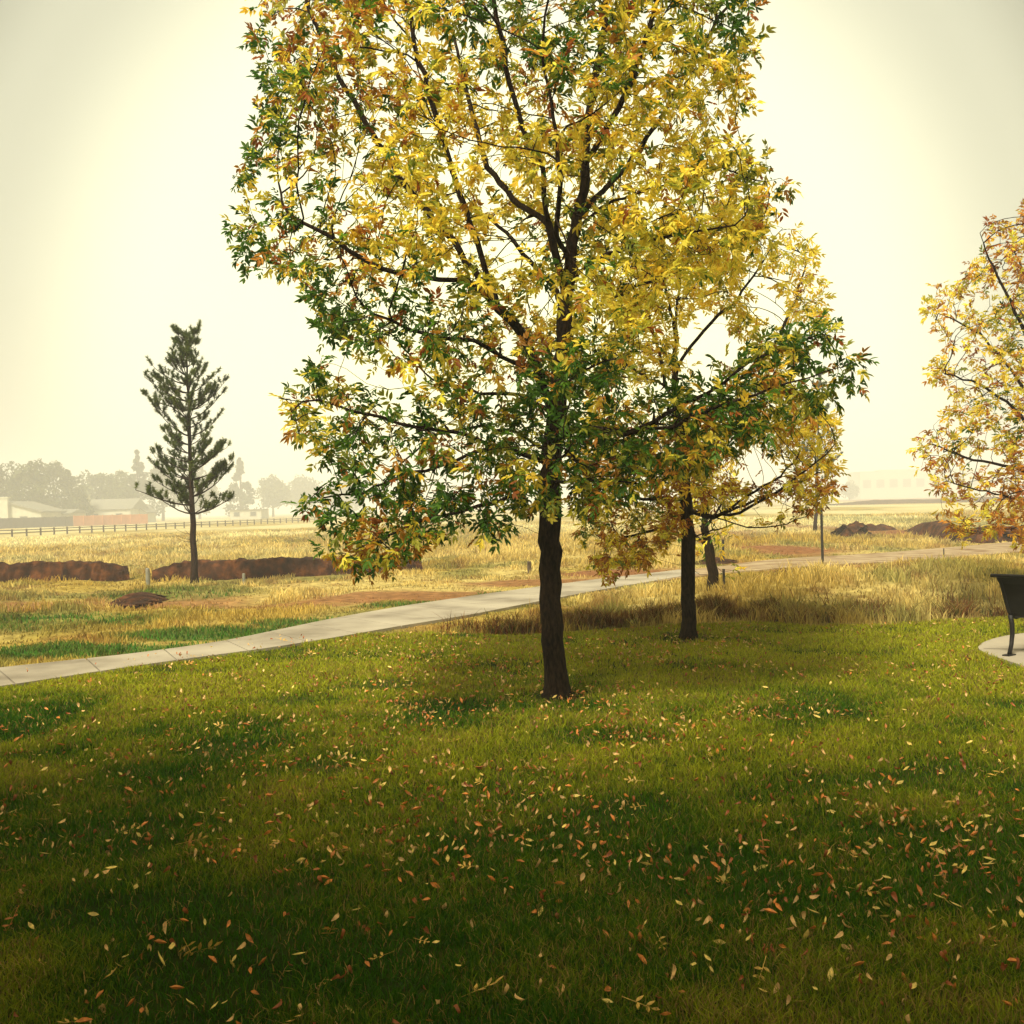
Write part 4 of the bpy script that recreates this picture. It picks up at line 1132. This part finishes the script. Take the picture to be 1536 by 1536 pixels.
board_fence(110.5, 789, 222, 786, 215, 232, 2.0, 'wood_orange', 'orange board fence left of the pine, beside the darker one')

def house(px0, px1, py_top, D_, depth, wallh, label, chim=None, siding='stucco', gable_front=True):
    a_ = ap(px0, 780, D_); b_ = ap(px1, 780, D_); a_[2] = 0; b_[2] = 0
    Wd = b_[0] - a_[0]; c_ = (a_ + b_) / 2
    top = ap((px0 + px1) / 2, py_top, D_)[2]
    root = thing('house', c_, label, 'house', 'houses in the fog')
    m_ = MB(); h_ = Wd / 2
    if gable_front:   # gable towards the camera
        m_.prism([Vector(p) for p in ((-h_, 0, 0), (h_, 0, 0), (h_, 0, wallh), (0, 0, top), (-h_, 0, wallh))], (0, 0, 0), (0, depth, 0))
        m_.build('wall', M[siding], root)
        r_ = MB(); ov = 0.5; sl = (top - wallh) / h_
        for sg in (-1, 1):
            r_.prism([Vector(p) for p in ((0, 0, top + .02), (sg * (h_ + ov), 0, wallh - ov * sl + .02), (sg * (h_ + ov), 0, wallh - ov * sl + .3), (0, 0, top + .32))], (0, -ov, 0), (0, depth + ov, 0))
        rf = r_.build('roof', M['shingle'], root)
    else:
        m_.box((0, depth / 2, wallh / 2), (Wd, depth, wallh)); m_.build('wall', M[siding], root)
        r_ = MB(); ov = 0.5
        r_.prism([Vector(p) for p in ((0, -ov, wallh), (0, depth + ov, wallh), (0, depth / 2, top))], (-h_ - ov, 0, 0), (h_ + ov, 0, 0))
        rf = r_.build('roof', M['shingle'], root)
    if chim is not None:
        ch_ = MB(); cx_ = ap(chim, 780, D_)[0] - c_[0]
        ch_.box((cx_, -0.5, (top + 0.9) / 2), (1.7, 1.0, top + 0.9)); ch_.box((cx_, -0.5, top + 1.0), (2.0, 1.3, 0.3))
        ch_.build('chimney', M[siding], rf)
    for wx in ((-0.28, 0.25) if Wd > 6 else (0.0,)):
        f_ = MB(); f_.box((wx * Wd, -0.05, wallh * 0.55), (1.7, 0.12, 1.3)); wn = f_.build('window', M['stucco2'], root)
        g_ = MB(); g_.box((wx * Wd, -0.12, wallh * 0.55), (1.45, 0.05, 1.05)); g_.build('pane', M['glass'], wn)
    return root
house(-42, 62, 754, 222, 12, 3.0, 'nearest white house at the far left with broad chimney and low gable', chim=9)
house(62, 104, 764, 232, 9, 2.6, 'low grey-roofed wing between the white house and the orange fence', gable_front=False, siding='stucco2')
house(128, 196, 748, 262, 12, 3.4, 'fainter pale house above the orange fence with chimney at its left end', chim=131, gable_front=False)
house(190, 218, 758, 268, 8, 2.6, 'small pale house right of the fainter one, just left of the pine', siding='stucco')
house(345, 392, 765, 290, 9, 2.6, 'very faint low house in the fog right of the pine', siding='stucco', gable_front=False)

def foggy_building():
    a_ = ap(1290, 708, 640); b_ = ap(1470, 708, 640); Wd = b_[0] - a_[0]; h_ = a_[2]
    root = thing('flat_roofed_building', ((a_[0] + b_[0]) / 2, 640, 0), 'large flat-roofed building faint in the fog at right', 'building')
    m_ = MB(); m_.box((0, 12, h_ / 2), (Wd, 24, h_)); m_.box((-Wd * .15, 12, h_ + .5), (Wd * .3, 10, 1.0)); m_.build('wall', M['stucco2'], root)
    p_ = MB(); p_.box((0, 12, h_ + 0.12), (Wd + .5, 24.5, .22)); p_.build('parapet', M['stucco'], root)
    for i in range(9):
        w_ = MB(); w_.box((-Wd / 2 + Wd * (i + .5) / 9, -0.03, h_ * .55), (Wd / 9 * .6, .1, h_ * .3)); w_.build('window', M['glass'], root)
foggy_building()

def far_tree(px, D_, py_top, wpx, kind, label, seed, cat='tree'):
    rg = np.random.default_rng(seed)
    b_ = ap(px, 780, D_); b_[2] = 0; k_ = D_ / F; top = ap(px, py_top, D_)[2]; rw = wpx * k_ / 2
    root = thing('deciduous_tree' if kind == 'round' else 'conifer_tree', b_, label, 'tree', 'trees fading in the fog')
    t_ = MB(); t_.tube([(0, 0, 0), (0.1, 0, top * .3), (0, 0, top * .8)], [0.03 * top, 0.022 * top, 0.006 * top], 7)
    n_c = 46; cl_ = []
    for i in range(n_c):
        if kind == 'round':
            u = rg.normal(0, 1, 3); u /= np.linalg.norm(u); u *= rg.uniform(0.35, 1) ** .6
            p = np.array([u[0] * rw * .9, u[1] * rw * .9, top * .56 + u[2] * top * .40]); cr = rw * rg.uniform(.22, .42)
        else:
            s = rg.uniform(0.08, 1); az = rg.uniform(0, 6.28); rr = rw * (1 - s) * rg.uniform(.5, 1.1)
            p = np.array([math.cos(az) * rr, math.sin(az) * rr, top * s * .96]); cr = rw * (0.06 + .3 * (1 - s))
        cl_.append((p, cr))
        if i % 5 == 0: t_.tube([(0, 0, max(0.2 * top, p[2] * .6)), tuple(p)], [0.01 * top, 0.003 * top], 4)
    t_.build('trunk', M['pbark'], root)
    per = 75; P = []; cc = []
    for p, cr in cl_:
        u = rg.normal(0, 1, (per, 3)); u /= np.linalg.norm(u, axis=1)[:, None]; P.append(p + u * cr * rg.uniform(.3, 1.1, (per, 1)) ** .7)
        base = np.array([0.065, 0.075, 0.03]) if kind == 'round' else np.array([0.035, 0.05, 0.025])
        cc.append(np.tile(base * rg.uniform(.7, 1.5), (per, 1)) * rg.uniform(.7, 1.3, (per, 1)))
    P = np.concatenate(P); cc = np.concatenate(cc); P[:, 2] = np.maximum(P[:, 2], 0.3)
    m_ = len(P); a1 = rg.normal(0, 1, (m_, 3)); a1 /= np.linalg.norm(a1, axis=1)[:, None]; a2 = np.cross(a1, rg.normal(0, 1, (m_, 3))); a2 /= np.linalg.norm(a2, axis=1)[:, None]
    s = rg.uniform(.16, .42, (m_, 1)) * max(1, rw / 4)
    V = np.stack([P - a1 * s, P + a2 * s * .7, P + a1 * s, P - a2 * s * .7], 1).reshape(-1, 3)
    link('crown', mesh_np('crown', V, np.arange(m_ * 4).reshape(-1, 4), col=np.repeat(cc, 4, 0)), M['far_leaf'], root)
far = [(-30, 245, 700, 70, 'round', 'round foggy tree at the very left edge behind the white house'),
       (12, 240, 692, 50, 'round', 'foggy tree above the chimney of the white house'),
       (45, 238, 684, 60, 'round', 'tallest dark foggy tree above the white house gable'),
       (82, 252, 689, 62, 'round', 'broad foggy tree right of the tallest one at far left'),
       (108, 258, 712, 40, 'round', 'lower foggy tree over the low grey-roofed wing'),
       (150, 290, 706, 66, 'round', 'pale rounded tree behind the fainter house'),
       (208, 310, 672, 62, 'conifer', 'foggy pointed conifer just left of the pine'),
       (185, 285, 700, 44, 'round', 'small foggy tree between the pale rounded tree and the pointed conifer'),
       (245, 340, 695, 54, 'round', 'foggy tree directly behind the left boughs of the pine'),
       (300, 400, 700, 60, 'round', 'faint tree behind the pine trunk'),
       (362, 350, 683, 56, 'conifer', 'foggy pointed conifer just right of the pine'),
       (410, 400, 712, 52, 'round', 'faint rounded tree right of the pointed conifer, right of the pine'),
       (455, 460, 716, 60, 'round', 'palest tree beside the left tip of the main tree foliage'),
       (118, 245, 745, 40, 'round', 'low dark shrub-like tree behind the orange fence'),
       (520, 500, 722, 70, 'round', 'very pale tree seen past the lower left foliage of the main tree'),
       (1275, 520, 722, 30, 'round', 'very faint small tree at the left corner of the foggy building')]
for i, (px, D_, pt_, wp, kd_, lb) in enumerate(far): far_tree(px, D_, pt_, wp, kd_, lb, 100 + i)

# ------------------------------------------------------------------ haze
hm = bpy.data.materials.new('haze'); hm.use_nodes = True; t = hm.node_tree; t.nodes.clear()
o = t.nodes.new('ShaderNodeOutputMaterial'); pv_ = t.nodes.new('ShaderNodeVolumePrincipled')
pv_.inputs['Color'].default_value = (0.93, 0.94, 1.0, 1); pv_.inputs['Density'].default_value = HAZE; pv_.inputs['Anisotropy'].default_value = 0.0
t.links.new(pv_.outputs[0], o.inputs['Volume'])
hb = MB(); hb.box((0, 490, 12.5), (2200, 1100, 28)); tag(hb.build('haze', hm), kind='stuff')
